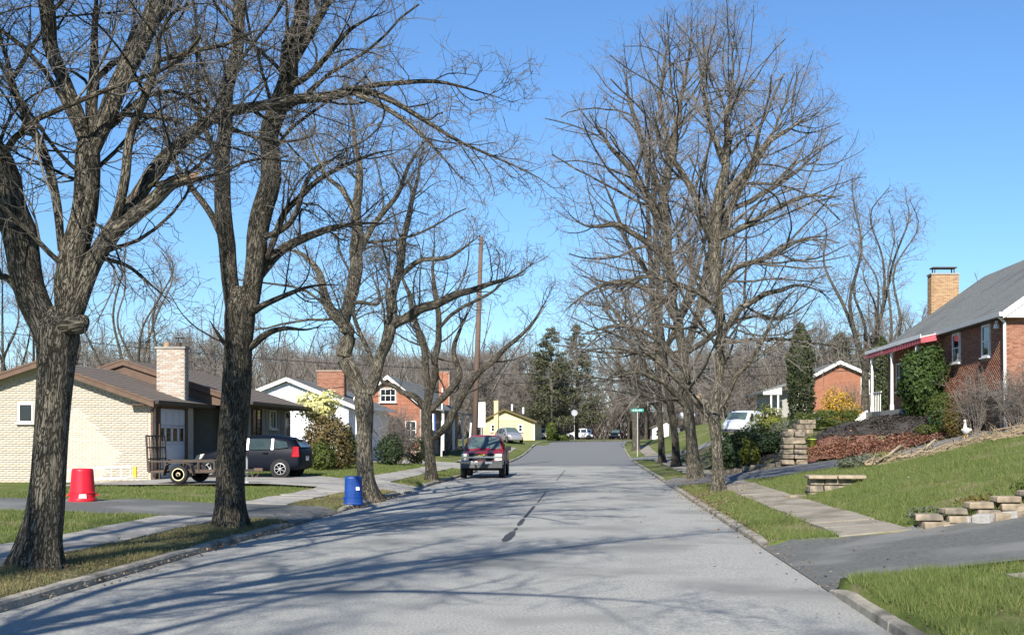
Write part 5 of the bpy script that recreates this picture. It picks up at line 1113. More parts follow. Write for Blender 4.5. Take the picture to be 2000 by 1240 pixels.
for y_ in (51.6, 56.0, 60.0):
    mb = MB(); mb.lathe([(.10, 0), (.10, .25), (.075, .3), (.065, 2.4), (.09, 2.5), (.09, 2.75)], (14.1, y_, 3.02), sides=12); mb.build('post', M['white'], bh)
mb = MB(); mb.bar((13.85, 59.8, 3.0), (12.6, 59.3, 2.2), .08, .3); mb.build('step_stringer', M['white'], bh)
for k in range(5): mb = MB(); mb.box((13.6, 56.2 + k * .35, 3.45), (.03, .03, .9)); mb.build('baluster', M['white'], bh)
mb = MB(); mb.box((13.6, 56.9, 3.92), (.05, 1.7, .05)); mb.build('handrail', M['white'], bh)
for y_ in (53.5, 58): window(bh, (14.97, y_, 4.7), 1.1, 1.4, -math.pi / 2, M['white'], (2, 2))
ch3 = chimney(bh, 17.35, 18.75, 60.75, 61.5, 2.5, 10.15, M['ambrick'], M['blond_m'], 250, M['concrete'], faces=('f', 'l'), seed=12)
mb = MB()
for sx in (-1, 1):
    for sy in (-1, 1): mb.box((sx * .5, sy * .22, 7.85), (.05, .05, .3))
mb.box((0, 0, 8.02), (1.25, .7, .05)); mb.build('chimney_hood', M['steel'], ch3)

# ---- far right brick house
fh = empty('brick_house', (0, 0, 0), label='small orange brick house with white rake boards beyond the clipped hedge', cat='house')
gable(fh, 18.5, 23.3, 100, 112, 3.2, 7.0, 20.7, 8.0, M['red_m'])
bricks(fh, (18.5, 100, 3.9), 0, 4.8, 4.0, lambda u, v: v + 3.9 < 6.9 + (u if u < 2.2 else (4.8 - u) * .85) * .46 and not (4.0 < u < 4.75 and 1.5 < v < 3), M['orangebrick'], 0, L=.24, C=.085, seed=8)
roofs(fh, 18.2, 20.7, 23.7, 99.6, 112.4, 6.95, 8.25, M['roof_grey'])
rake(fh, 18.2, 6.95, 20.7, 8.25, 99.54, .28, .05, M['white']); rake(fh, 23.7, 6.95, 20.7, 8.25, 99.54, .28, .05, M['white'])
window(fh, (22.9, 99.95, 6.1), .7, 1.3, 0, M['white'], (1, 2), bw=.12)
mb = MB(); mb.box((16.6, 105, 4.6), (3.6, 6, 2.4)); mb.build('wing_wall', M['grey_siding'], fh)
mb = MB(); mb.prism([(14.3, 100.5, 5.7), (18.6, 100.5, 7.1), (18.6, 100.5, 6.95), (14.3, 100.5, 5.5)], (0, 10, 0)); mb.build('wing_roof', M['roof_grey'], fh)
mb = MB(); mb.prism([(14.3, 100.45, 5.6), (15.9, 100.45, 6.0), (15.9, 100.45, 5.4), (14.3, 100.45, 5.4)], (0, .05, 0)); mb.build('wing_fascia', M['white'], fh)
for x_ in (15.0, 15.6, 17.4): mb = MB(); mb.box((x_, 100.6, 4.6), (.14, .14, 1.8)); mb.build('post', M['white'], fh)
# ---- two houses seen in scraps far off
def far_house(x, y, w_, d_, hh, wm, rm, label):
    z = h1(x, y); r_ = empty('far_house', (x, y, z), label=label, cat='house')
    gable(r_, -w_ / 2, w_ / 2, 0, d_, -.3, hh, 0, hh + w_ * .25, wm); roofs(r_, -w_ / 2 - .3, 0, w_ / 2 + .3, -.3, d_ + .3, hh, hh + w_ * .26, rm)
    for sx in (-.28, .28): window(r_, (sx * w_, -.04, hh * .55), .9, 1.2, 0, M['white'], (1, 2), bw=.12)
    mb = MB(); mb.box((0, -.04, 1.0), (.95, .06, 2.0)); mb.build('door', M['white'], r_); return r_
far_house(4.0, 226, 5, 8, 2.6, M['siding'], M['roof_grey'], 'tiny pale house in the gap at the end of the street')
far_house(11.6, 194, 4.5, 7, 1.9, M['siding'], M['roof_brown'], 'white fronted house glimpsed between sign and right trunks')

def rebase(root, x, y):
    c = Vector((x, y, h1(x, y)))
    for ch_ in root.children: ch_.location = Vector(ch_.location) - c
    root.location = c
for r_, x_, y_ in ((hs, -17, 45), (wh, -16.2, 68), (rh, -13.2, 85), (yh, -10.2, 148), (bh, 20, 51), (fh, 20.7, 106)): rebase(r_, x_, y_)
# ------------------------------------------------------------------ vehicles
def loft(stations, m, parent, name, sub=1):
    """stations: (x, [(y, z), ...] half section from the bottom centre up to the top centre); mirrored into a closed skin along x"""
    vs = []; k = len(stations[0][1]); ring = 2 * k - 2
    for x, sec in stations:
        full = list(sec) + [(-y, z) for y, z in reversed(sec[1:-1])]
        vs += [(x, y, z) for y, z in full]
    n = len(stations); fs = [(i * ring + j, i * ring + (j + 1) % ring, (i + 1) * ring + (j + 1) % ring, (i + 1) * ring + j) for i in range(n - 1) for j in range(ring)]
    fs += [tuple(range(ring))[::-1], tuple(range((n - 1) * ring, n * ring))]
    mb = MB(); mb.add(vs, fs); o = mb.build(name, m, parent, True)
    if sub: md = o.modifiers.new('subdivision', 'SUBSURF'); md.levels = sub; md.render_levels = sub
    return o
def wheel(parent, x, y, r, wdt, rimm, side, spokes=7, rimr=.68):
    w_ = empty('wheel', (x, y, r)); w_.parent = parent
    mb = MB(); mb.lathe([(r * .6, -wdt / 2), (r * .93, -wdt / 2), (r, -wdt * .36), (r, wdt * .36), (r * .93, wdt / 2), (r * .6, wdt / 2)], axis='Y', sides=24); mb.build('tyre', M['black'], w_, True)
    q = r * rimr; mb = MB(); mb.lathe([(q * .99, -wdt * .05), (q, side * wdt * .5), (q * .9, side * (wdt * .52)), (q * .86, side * wdt * .40)], axis='Y', sides=24)
    for k in range(spokes):
        a = 2 * math.pi * k / spokes; mb.bar((0, side * wdt * .45, 0), (q * .92 * math.cos(a), side * wdt * .46, q * .92 * math.sin(a)), q * .30, .02)
    mb.lathe([(q * .26, side * wdt * .3), (q * .24, side * wdt * .5), (q * .1, side * wdt * .53)], axis='Y', sides=14); mb.build('rim', rimm, w_); return w_
def arch(parent, x, y, r, side):
    mb = MB(); mb.lathe([(r * 1.17, -.02 * side), (r * 1.17, .012 * side), (r * .3, .013 * side)], (x, y, r), axis='Y', sides=28); mb.build('wheel_arch', M['black'], parent)
def pane(parent, pts, m='carglass', name='window', th=(0, 0, 0)):
    mb = MB(); n = len(pts); mb.add(pts, [tuple(range(n))]); mb.add([Vector(p) + Vector(th) for p in pts], [tuple(range(n))[::-1]]); return mb.build(name, M[m], parent)
def hatch(loc, rz, paint, label, sc=1.0, group=None, name='parked_car', tall=0.0, cat='car'):
    """small five door car, nose towards +x"""
    r_ = empty(name, loc, rz, label=label, cat=cat, group=group); T = tall
    st = []
    def sec(x, zb, zbelt, zroof, wb, wbelt, wroof):
        st.append((x, [(0, zb), (wb * .92, zb), (wb, zb + .14), (wbelt + .02, (zb + zbelt) * .55), (wbelt, zbelt), ((wbelt * .35 + wroof * .65), zbelt + (zroof - zbelt) * .62), (wroof, zroof - .03), (wroof * .6, zroof), (0, zroof + .01)]))
    sec(1.94, .30, .55, .60, .60, .58, .5); sec(1.86, .22, .66, .72, .74, .72, .6); sec(1.55, .20, .78, .86, .81, .80, .68); sec(1.1, .20, .90, .97, .84, .83, .70)
    sec(.98, .20, .92, 1.02, .84, .83, .68); sec(.25, .20, .94, 1.42 + T, .845, .83, .57); sec(-.4, .20, .95, 1.52 + T, .845, .83, .58); sec(-1.2, .20, .97, 1.46 + T, .845, .82, .55)
    sec(-1.60, .22, .98, 1.36 + T, .835, .80, .50); sec(-1.84, .26, .97, 1.06, .81, .77, .6); sec(-1.95, .34, .84, .92, .76, .74, .6)
    loft(st, paint, r_, 'body', 2)
    for s_ in (-1, 1):
        yb, yt = s_ * .835, s_ * .66; zt = 1.36 + T; f = lambda x, t: (x, yb + (yt - yb) * t + s_ * .012, .96 + (zt - .96) * t)
        pane(r_, [f(.86, .02), f(-.02, .02), f(.02, .97), f(.30, .93)], name='side_window'); pane(r_, [f(-.13, .02), f(-.88, .05), f(-.86, .97), f(-.08, .98)], name='side_window'); pane(r_, [f(-1.0, .08), f(-1.5, .22), f(-1.42, .72), f(-.98, .92)], name='side_window')
        mb = MB(); mb.bar(f(-.05, .0), f(-.03, 1), .09, .02); mb.bar(f(-.94, .02), f(-.92, .98), .08, .02); mb.build('pillar', M['silver'] if paint is M['navy'] else paint, r_)  # silver on the navy car imitates reflection on its pillars
        for x in (-.35, .55): mb = MB(); mb.box((x - .35, s_ * .862, .86), (.18, .03, .035)); mb.build('door_handle', paint, r_)
        mb = MB()
        for x in (.95, -.07, -1.0): mb.box((x, s_ * .858, .62), (.012, .012, .62))
        mb.build('door_seam', M['black'], r_)
        mb = MB(); mb.lathe([(.03, -.09), (.08, -.05), (.09, .05), (.04, .1)], (.82, s_ * .95, 1.0), axis='X', sides=10); mb.build('mirror', paint, r_)
        mb = MB(); mb.prism([(-1.62, s_ * .815, .72), (-1.86, s_ * .76, .72), (-1.82, s_ * .70, 1.08), (-1.66, s_ * .76, 1.08)], (-.03, s_ * .035, 0)); mb.build('taillight', M['tail'], r_)
        mb = MB(); mb.prism([(1.62, s_ * .79, .64), (1.89, s_ * .64, .6), (1.82, s_ * .62, .76), (1.5, s_ * .77, .82)], (.02, s_ * .03, .01)); mb.build('headlight', M['lens'], r_)
        for x in (1.27, -1.23): arch(r_, x, s_ * .845, .30, s_); wheel(r_, x, s_ * .78, .30, .18, M['galv'] if paint is M['navy'] else M['silver'], s_)
    pane(r_, [(.97, -.66, 1.0), (.97, .66, 1.0), (.36, .54, 1.45 + T), (.36, -.54, 1.45 + T)], name='windscreen', th=(.02, 0, .01)); pane(r_, [(-1.86, .58, 1.06), (-1.86, -.58, 1.06), (-1.66, -.46, 1.33 + T), (-1.66, .46, 1.33 + T)], name='rear_window', th=(-.03, 0, 0))
    mb = MB(); mb.box((-1.93, 0, .66), (.03, .34, .16)); mb.build('number_plate', M['signwhite'], r_)
    mb = MB(); mb.box((-1.68, 0, 1.40 + T), (.24, .96, .03)); mb.build('spoiler', paint, r_)
    r_.scale = (sc,) * 3; return r_
def pickup(loc, rz):
    r_ = empty('pickup_truck', loc, rz, label='dark red pickup truck parked facing the camera at the left kerb', cat='pickup truck'); st = []
    def sec(x, zb, zs, zt, w0, w1, w2): st.append((x, [(0, zb), (w0 * .95, zb), (w0, zb + .1), (w1, (zb + zs) / 2), (w1 * .985, zs), (w2 + (w1 - w2) * .25, zs + (zt - zs) * .72), (w2, zt - .04), (w2 * .7, zt), (0, zt + .015)]))
    sec(2.62, .55, .98, 1.0, .82, .85, .70); sec(2.55, .50, 1.02, 1.09, .86, .89, .80); sec(2.0, .45, 1.06, 1.14, .89, .90, .82); sec(1.35, .45, 1.10, 1.19, .89, .91, .82)
    sec(1.25, .45, 1.11, 1.22, .89, .91, .80); sec(.62, .45, 1.13, 1.80, .89, .91, .68); sec(.0, .45, 1.13, 1.84, .89, .91, .69); sec(-.72, .45, 1.13, 1.81, .89, .91, .69); sec(-.86, .45, 1.13, 1.22, .89, .91, .82)
    loft(st, M['truckred'], r_, 'cab', 2)
    bed = empty('cargo_bed', (0, 0, 0)); bed.parent = r_; mb = MB()
    for s_ in (-1, 1): mb.prism([(-.9, s_ * .86, .5), (-2.75, s_ * .86, .55), (-2.75, s_ * .86, 1.2), (-.9, s_ * .86, 1.2)], (0, s_ * .05, 0))
    mb.box((-1.83, 0, .62), (1.8, 1.7, .1)); mb.box((-.93, 0, .9), (.05, 1.72, .58)); mb.build('bed_wall', M['truckred'], bed, bevel=.012)
    mb = MB(); mb.box((-2.74, 0, .9), (.06, 1.66, .6)); mb.build('tailgate', M['truckred'], bed)
    pane(r_, [(1.245, -.75, 1.22), (1.245, .75, 1.22), (.70, .63, 1.745), (.70, -.63, 1.745)], name='windscreen', th=(.02, 0, .012)); pane(r_, [(-.83, .66, 1.26), (-.83, -.66, 1.26), (-.76, -.6, 1.7), (-.76, .6, 1.7)], name='rear_window', th=(-.03, 0, 0))
    for s_ in (-1, 1):
        f = lambda x, t: (x, s_ * (.915 + (.715 - .915) * t), 1.17 + .55 * t)
        pane(r_, [f(1.12, .02), f(.28, .02), f(.30, .98), f(.66, .96)], name='side_window'); pane(r_, [f(.18, .02), f(-.62, .02), f(-.56, .96), f(.20, .98)], name='side_window')
        mb = MB(); mb.box((1.02, s_ * 1.06, 1.26), (.12, .22, .2)); mb.bar((1.02, s_ * .9, 1.2), (1.02, s_ * 1.0, 1.22), .05); mb.build('mirror', M['black'], r_, bevel=.02)
        hl = empty('headlight', (2.6, s_ * .70, .9)); hl.parent = r_
        mb = MB(); mb.box((0, 0, .075), (.09, .32, .13)); mb.build('upper_lens', M['lens'], hl, bevel=.015); mb = MB(); mb.box((0, 0, -.085), (.09, .32, .11)); mb.build('lower_lens', M['lens'], hl, bevel=.015)
        for x in (1.75, -1.75): arch(r_, x, s_ * .905, .36, s_); wheel(r_, x, s_ * .82, .36, .25, M['galv'], s_, 6, .58)
        mb = MB()
        for x in (1.16, .23): mb.box((x, s_ * .918, .85), (.012, .012, .62))
        mb.build('door_seam', M['black'], r_); mb = MB(); mb.box((.42, s_ * .925, 1.02), (.18, .03, .04)); mb.build('door_handle', M['black'], r_)
        mb = MB(); mb.box((.2, s_ * .915, .62), (3.0, .02, .07)); mb.build('side_moulding', M['greygrille'], r_)
    g_ = empty('grille', (2.62, 0, .9)); g_.parent = r_
    mb = MB(); mb.box((-.02, 0, 0), (.06, 1.06, .30)); mb.build('mesh', M['black'], g_)
    mb = MB(); mb.box((.02, 0, .0), (.05, 1.72, .075)); mb.build('chrome_bar', M['chrome'], g_, bevel=.012)
    mb = MB(); mb.prism([(.03, -.15, .075), (.03, -.08, .12), (.03, .15, .12), (.03, .15, .09), (.03, .08, .05), (.03, -.15, .05)], (.025, 0, 0)); mb.build('badge', M['gold_badge'], g_)
    b_ = empty('front_bumper', (2.68, 0, .60)); b_.parent = r_
    mb = MB(); mb.prism([(-.25, -.93, -.12), (-.25, -.93, .12), (-.02, -.84, .13), (.08, -.4, .13), (.08, .4, .13), (-.02, .84, .13), (-.25, .93, .12)], (0, 0, .001)) if False else None
    vs = [(-.25, -.93), (-.03, -.88), (.08, -.45), (.10, 0), (.08, .45), (-.03, .88), (-.25, .93)]
    mb = MB(); mb.prism([(x, y, .0) for x, y in vs][::-1], (0, 0, .13)); mb.build('chrome_face', M['chrome'], b_, bevel=.02)
    mb = MB(); mb.prism([(x * .94, y * .98, -.16) for x, y in vs][::-1], (0, 0, .155)); mb.build('valance', M['greygrille'], b_, bevel=.015)
    mb = MB(); mb.box((.11, 0, .05), (.02, .31, .16)); mb.build('number_plate', M['greygrille'], b_)
    mb = MB(); mb.box((2.2, 0, .42), (.5, 1.3, .08)); mb.box((0, 0, .42), (4.6, .9, .1)); mb.build('chassis', M['black'], r_)
    mb = MB(); mb.tube([(1.75, -.7, .36), (1.75, .7, .36)], .05, 8); mb.build('axle', M['steel'], r_); mb = MB(); mb.tube([(-1.75, -.7, .36), (-1.75, .7, .36)], .06, 8); mb.build('axle', M['steel'], r_); return r_
# the truck faces -Y: its nose (+x) turned by -90 degrees
pickup((-4.88, 52.3, float(crown(-4.88, 52.3)) + .005), -math.pi / 2 + .03)
hatch((-12.0, 41.4, h1(-12.0, 41.2) + .015), math.pi - .06, M['navy'], 'navy blue hatchback parked on the pale driveway in front of the ranch house', .98)
hatch((-8.5, 116, h1(-8.5, 116)), -math.pi / 2 + .5, M['silver'], 'silver car parked in front of the yellow house beside the pickup roof', .95, tall=.1)
hatch((-2.6, 196, h1(-2.6, 196) + .02), math.pi + .08, M['carwhite'], 'white car parked side on at the far bend below the round sign', 1.16, tall=.05)
hatch((3.4, 190, h1(3.4, 190)), -math.pi / 2 - .2, M['navy'], 'tiny dark car facing the camera at the far end of the street', 1.05)
hatch((-8.4, 205, h1(-8.4, 205)), -.3, M['carwhite'], 'white car partly seen left of the round sign, far off', 1.1, tall=.15)
# white van by the right trees
def van(loc, rz):
    r_ = empty('parked_van', loc, rz, label='white van half hidden behind shrubs right of the pale trunk', cat='van'); st = []
    for x, zb, zs, zt, w_ in ((2.3, .4, .85, .95, .8), (2.15, .3, .95, 1.08, .9), (1.55, .3, 1.05, 1.25, .95), (.9, .3, 1.15, 1.95, .95), (.2, .3, 1.15, 2.05, .95), (-2.2, .3, 1.15, 2.05, .95), (-2.35, .35, 1.1, 1.95, .92)):
        st.append((x, [(0, zb), (w_ * .95, zb), (w_, zb + .12), (w_, (zb + zs) / 2), (w_, zs), (w_ * .97, zs + (zt - zs) * .6), (w_ * .9, zt - .05), (w_ * .6, zt), (0, zt + .02)]))
    loft(st, M['carwhite'], r_, 'body', 1)
    pane(r_, [(1.6, -.78, 1.25), (1.6, .78, 1.25), (1.02, .76, 1.86), (1.02, -.76, 1.86)], name='windscreen', th=(.03, 0, .02))
    for s_ in (-1, 1):
        pane(r_, [(1.1, s_ * .962, 1.2), (.3, s_ * .962, 1.2), (.3, s_ * .93, 1.8), (.8, s_ * .93, 1.8)], name='side_window')
        for x in (1.5, -1.4): arch(r_, x, s_ * .95, .34, s_); wheel(r_, x, s_ * .88, .34, .2, M['silver'], s_)
        mb = MB(); mb.box((2.2, s_ * .66, .8), (.12, .3, .18)); mb.build('headlight', M['lens'], r_)
    mb = MB(); mb.box((2.28, 0, .5), (.12, 1.7, .2)); mb.build('bumper', M['greygrille'], r_); r_.scale = (.86,) * 3; return r_
vx = (1452 - CX) * 78 / F; van((vx, 78, h1(vx, 78)), -math.pi / 2 - .5)

# ------------------------------------------------------------------ utility trailer
tz = h1(-11.4, 35.5) + .02
tr = empty('utility_trailer', (-12.3, 35.7, tz), -.02, label='black utility trailer with cream wheels and upright ramp on the pale driveway', cat='trailer')
XR, XF = -.95, 1.0
mb = MB()
for y_ in (-.72, .72):
    for z_ in (.34, .66): mb.bar((XR, y_, z_), (XF, y_, z_), .05)
    for k in range(5): mb.bar((XR + (XF - XR) * k / 4, y_, .34), (XR + (XF - XR) * k / 4, y_, .66), .045)
for z_ in (.34, .66): mb.bar((XF, -.72, z_), (XF, .72, z_), .05)
mb.bar((XR, -.72, .34), (XR, .72, .34), .05)
for y_ in (-.5, .5): mb.bar((XF, y_ * .9, .36), (XF + 1.0, 0, .38), .07)
mb.build('frame', M['steel'], tr)
for k in range(9): mb = MB(); mb.box(((XR + XF) / 2, -.62 + k * .155, .37), (XF - XR - .06, .14, .03)); mb.build('plank', M['pole'], tr)
mb = MB()
for y_ in (-.70, .70): mb.bar((XR - .04, y_, .36), (XR - .1, y_, 1.42), .045)
for k in range(4): mb.bar((XR - .05 - .015 * k, -.7, .38 + .345 * k), (XR - .05 - .015 * k, .7, .38 + .345 * k), .04)
for k in range(1, 6): mb.bar((XR - .05, -.7 + 1.4 * k / 6, .36), (XR - .1, -.7 + 1.4 * k / 6, 1.42), .022)
for k in range(26): z_ = .40 + k * .04; mb.bar((XR - .06, -.69, z_), (XR - .06 - .0, .69, z_), .008)
gate = mb.build('ramp_gate', M['steel'], tr)
for s_ in (-1, 1):
    w_ = empty('wheel', (0, s_ * .86, .275)); w_.parent = tr
    mb = MB(); mb.lathe([(.15, -.08), (.25, -.085), (.275, -.06), (.275, .06), (.25, .085), (.15, .08)], axis='Y', sides=28); mb.build('tyre', M['black'], w_, True)
    mb = MB(); mb.lathe([(.18, s_ * .0), (.185, s_ * .088), (.165, s_ * .09), (.15, s_ * .05), (.08, s_ * .06), (.06, s_ * .085)], axis='Y', sides=28); mb.build('rim', M['cream'], w_)
    mb = MB(); mb.lathe([(.045, 0), (.045, s_ * .11), (.02, s_ * .12)], axis='Y', sides=12)
    for k in range(5): a = 6.283 * k / 5 + .3; mb.lathe([(.022, s_ * .05), (.022, s_ * .072)], (.115 * math.cos(a), 0, .115 * math.sin(a)), axis='Y', sides=8)
    mb.build('hub', M['steel'], w_)
    pr = [(-.45, .25), (-.37, .54), (-.27, .61), (.27, .61), (.37, .54), (.45, .25)]
    mb = MB()
    for (xa, za), (xb, zb) in zip(pr[:-1], pr[1:]): mb.bar((xa, s_ * .86, za), (xb, s_ * .86, zb), .24, .02)
    mb.build('fender', M['steel'], tr)
mb = MB(); mb.bar((0, -.8, .275), (0, .8, .275), .05); mb.build('axle', M['steel'], tr)
mb = MB(); mb.tube([(XF + .72, .08, .78), (XF + .72, .08, -.0)], .03, 8); mb.box((XF + .72, .08, .02), (.14, .1, .03)); mb.bar((XF + .72, .08, .8), (XF + .72, -.1, .84), .025); mb.build('jack', M['galv'], tr)
mb = MB(); mb.box((XF + 1.1, 0, .40), (.26, .09, .09)); mb.tube([(XF + 1.15, 0, .38), (XF + 1.05, .03, .2), (XF + .95, -.02, .16), (XF + .85, .02, .28)], .014, 6); mb.build('coupler', M['pole'], tr)
ld = empty('ladder', (-15.6, 37.1, h1(-15.6, 37.1) + .02), .12, label='silver ladder lying on its edge along the blond brick wall', cat='ladder'); mb = MB()
for z_ in (.03, .38): mb.bar((-1.55, 0, z_ - .07), (1.0, 0, z_ + .1), .025, .06)
mb.build('rail', M['ladder'], ld)
for k in range(9): x = -1.4 + k * .29; mb = MB(); mb.bar((x, 0, .03 - .06 + .06 * (x + 1.55)), (x, 0, .33 + .065 * (x + 1.55) - .06), .035); mb.build('rung', M['ladder'], ld)
mb = MB(); mb.box((1.05, 0, .28), (.1, .09, .34)); mb.build('end_cap', M['yellowcap'], ld)

# ------------------------------------------------------------------ bins
def bin_(loc, m, hgt, rb, rt, label, rz=0, squarish=0.0):
    r_ = empty('rubbish_bin', loc, rz, label=label, cat='bin'); prof = [(rb * .98, 0), (rb * 1.10, .0), (rb * 1.12, .03), (rb * 1.10, .06), (rb * 1.0, .065), (rb * .985, hgt * .24), (rb * 1.03, hgt * .245), (rb * 1.03, hgt * .27), (rb * .965, hgt * .28), (rt * 1.06, hgt * .93), (rt * 1.03, hgt * .975), (rt * .93, hgt), (rt * .8, hgt * .992), (rt * .78, hgt * .965), (.01, hgt * .965)]
    vs = []; n = 40
    for r, z in prof:
        for k in range(n):
            a = 2 * math.pi * k / n; rr = r * (1 + (.012 if (k // 2) % 5 == 0 and .07 < z < hgt * .92 else 0)); c, s = math.cos(a), math.sin(a)
            if squarish: q = (abs(c) ** 4 + abs(s) ** 4) ** -.25; rr *= 1 + (q - 1) * squarish
            vs.append((rr * c, rr * s, z))
    fs = [(i * n + k, i * n + (k + 1) % n, (i + 1) * n + (k + 1) % n, (i + 1) * n + k) for i in range(len(prof) - 1) for k in range(n)] + [tuple(range((len(prof) - 1) * n, len(prof) * n))]
    mb = MB(); mb.add(vs, fs); mb.build('body', m, r_)
    for s_ in (-1, 1): mb = MB(); mb.tube([(s_ * rb * .98, -.07, .15), (s_ * rb * 1.18, -.07, .13), (s_ * rb * 1.18, .07, .13), (s_ * rb * .98, .07, .15)], .016, 6); mb.build('handle', m, r_)
    return r_
rb = bin_((-11.5, 26.4, h1(-11.5, 26.4) + .012), M['redbin'], .73, .27, .215, 'red plastic rubbish bin standing upside down on the dark driveway', .35)
mb = MB(); mb.prism([(-.085 + .02, -.279, .07), (.085 + .02, -.279, .07), (.07 + .02, -.262, .17), (-.07 + .02, -.262, .17)], (0, -.01, 0)); mb.build('label', mat('pale_pink', (.75, .42, .42), None), rb)
bb = bin_((-6.0, 29.2, h1(-6.25, 29.2) - .02), M['bluebin'], .70, .225, .20, 'blue plastic recycling bin standing at the left kerb by the forked tree', .2, .6)
mb = MB(); mb.prism([(.06, -.225, .36), (.15, -.21, .36), (.14, -.20, .44), (.06, -.215, .44)], (0, -.02, 0)); mb.build('sticker', M['signwhite'], bb)

# ------------------------------------------------------------------ poles, wires, signs
uy = 66.0; ux = (925 - CX) * uy / F; uz = h1(ux, uy); top = P(940, 462, uy)
up = empty('utility_pole', (ux, uy, uz), label='tall reddish brown utility pole leaning slightly, behind the pickup truck', cat='utility pole')
T_ = Vector((top[0] - ux, 0, top[2] - uz))
mb = MB(); mb.tube([(0, 0, -.4), tuple(T_ * .5), tuple(T_)], [.17, .15, .11], 14); mb.build('pole', M['pole'], up, True)
mb = MB(); mb.bar(T_ * .40 + Vector((0, -.2, 0)), T_ * .40 + Vector((0, .2, 0)), .05); mb.build('wire_bracket', M['galv'], up)
def wire(a, b, sag, label, r=.02):
    a, b = Vector(a), Vector(b); mid = (a + b) / 2; pts = [tuple(a.lerp(b, t) - Vector((0, 0, sag * 4 * t * (1 - t))) - mid) for t in np.linspace(0, 1, 21)]
    mb = MB(); mb.tube(pts, r, 5); o = mb.build('overhead_wire', M['black'], None); o.location = mid; tag(o, label, 'wire')
p0 = Vector((ux, uy, uz)); at = lambda t: p0 + T_ * t
wire(at(.40), (26, 70, 6.9), .25, 'upper black overhead wire crossing the street from the utility pole')
wire(at(.36), (26, 70, 6.5), .3, 'lower black overhead wire crossing the street from the utility pole')
wire(at(.42), (-34, 60, 7.6), .4, 'black overhead wire running left from the utility pole behind the forked tree')
def post_sign(name, px, pyb, Y, hgt, label, cat='sign'):
    x = (px - CX) * Y / F; r_ = empty(name, (x, Y, h1(x, Y)), label=label, cat=cat); mb = MB(); mb.box((0, 0, hgt / 2 - .15), (.06, .035, hgt + .3)); mb.build('post', M['galv'], r_); return r_
s1 = post_sign('street_sign', 1245, 893, 92, 3.55, 'green street name sign on a metal post at the right kerb')
for rz_, z_ in ((0, 3.62), (math.pi / 2, 3.84)):
    b_ = empty('name_plate', (0, -.03, z_), rz_); b_.parent = s1; mb = MB(); mb.box((0, 0, 0), (.98, .025, .24)); mb.build('plate', M['sign_green'], b_, bevel=.008)
    mb = MB(); rr_ = random.Random(4); x = -.36
    for wd in (3, 0, 4, 2, 5, 3):                      # worn white lettering, too far off to read
        if wd: mb.box((x + wd * .012, -.015, 0), (wd * .024, .004, .10)); mb.box((x + wd * .012, -.016, .03), (wd * .016, .004, .035), mi=0)
        x += wd * .026 + .05
    mb.build('lettering', M['signwhite'], b_)
s2 = post_sign('traffic_sign', 940, 880, 75, 3.45, 'blank pale back of a tall rectangular sign right of the utility pole')
mb = MB(); mb.box((0, -.03, 3.0), (.52, .02, 1.6)); mb.build('panel', M['signwhite'], s2); mb = MB(); mb.box((0, -.045, 3.0), (.045, .02, 1.58)); mb.build('brace', M['galv'], s2)
s3 = post_sign('traffic_sign', 1122, 862, 165, 3.75, 'grey octagonal back of a stop sign at the far bend')
mb = MB(); mb.prism([(.45 * math.cos(math.pi / 8 + k * math.pi / 4), -.04, 3.75 + .45 * math.sin(math.pi / 8 + k * math.pi / 4)) for k in range(8)], (0, .02, 0)); mb.build('panel', M['signback'], s3)
mb = MB(); mb.box((0, -.05, 3.75), (.06, .02, .86)); mb.build('brace', M['galv'], s3)
fp = empty('white_pole', (-10.2, 78, h1(-10.2, 78)), label='thin white pole on the lawn in front of the orange brick house', cat='pole'); mb = MB(); mb.tube([(0, 0, -.2), (.05, 0, 4.4)], [.06, .04], 8); mb.lathe([(.0, 4.38), (.07, 4.42), (.07, 4.48), (.0, 4.52)], (.05, 0, 0), sides=10); mb.build('pole', M['white'], fp)
wp = empty('white_pole', ((914 - CX) * 68 / F, 68, h1(-7.4, 68)), label='thin leaning white marker pole just left of the utility pole', cat='pole'); mb = MB(); mb.tube([(0, 0, -.2), (.18, 0, 2.4)], .05, 8); mb.tube([(.16, 0, 2.3), (.18, 0, 2.42)], .055, 8); mb.build('pole', M['white'], wp)
gx = (1342 - CX) * 62 / F; gz = h1(gx, 62); tg = empty('lamp_post', (gx, 62, gz), label='garden lamp post with two white globes behind the right trees', cat='lamp post'); ht = CAMZ + (CY - 812) * 62 / F - gz
mb = MB(); mb.tube([(0, 0, -.2), (0, 0, ht - .2)], [.06, .05], 8); mb.bar((-.25, 0, ht - .2), (.25, 0, ht - .2), .05); mb.build('post', M['steel'], tg)
for s_ in (-1, 1): mb = MB(); mb.lathe([(.05, -.2), (.09, -.14), (.18, -.06), (.2, .02), (.17, .11), (.09, .17), (.01, .19)], (s_ * .25, 0, ht), sides=16); mb.build('globe', M['globe'], tg, True)
gx = (696 - CX) * 57 / F; gz = h1(gx, 57); tg = empty('lamp_post', (gx, 57, gz), label='slim lamp post with stacked white globes beside the forked trunk', cat='lamp post'); mb = MB(); ht = CAMZ + (CY - 779) * 57 / F - gz
mb.tube([(0, 0, -.2), (0, 0, ht)], [.05, .04], 8); mb.build('post', M['white'], tg)
for dz in (0, -.6): mb = MB(); mb.lathe([(.05, -.16), (.14, -.07), (.15, .02), (.1, .12), (.01, .15)], (.0 if dz == 0 else .09, 0, ht + dz), sides=14); mb.build('globe', M['globe'], tg, True)

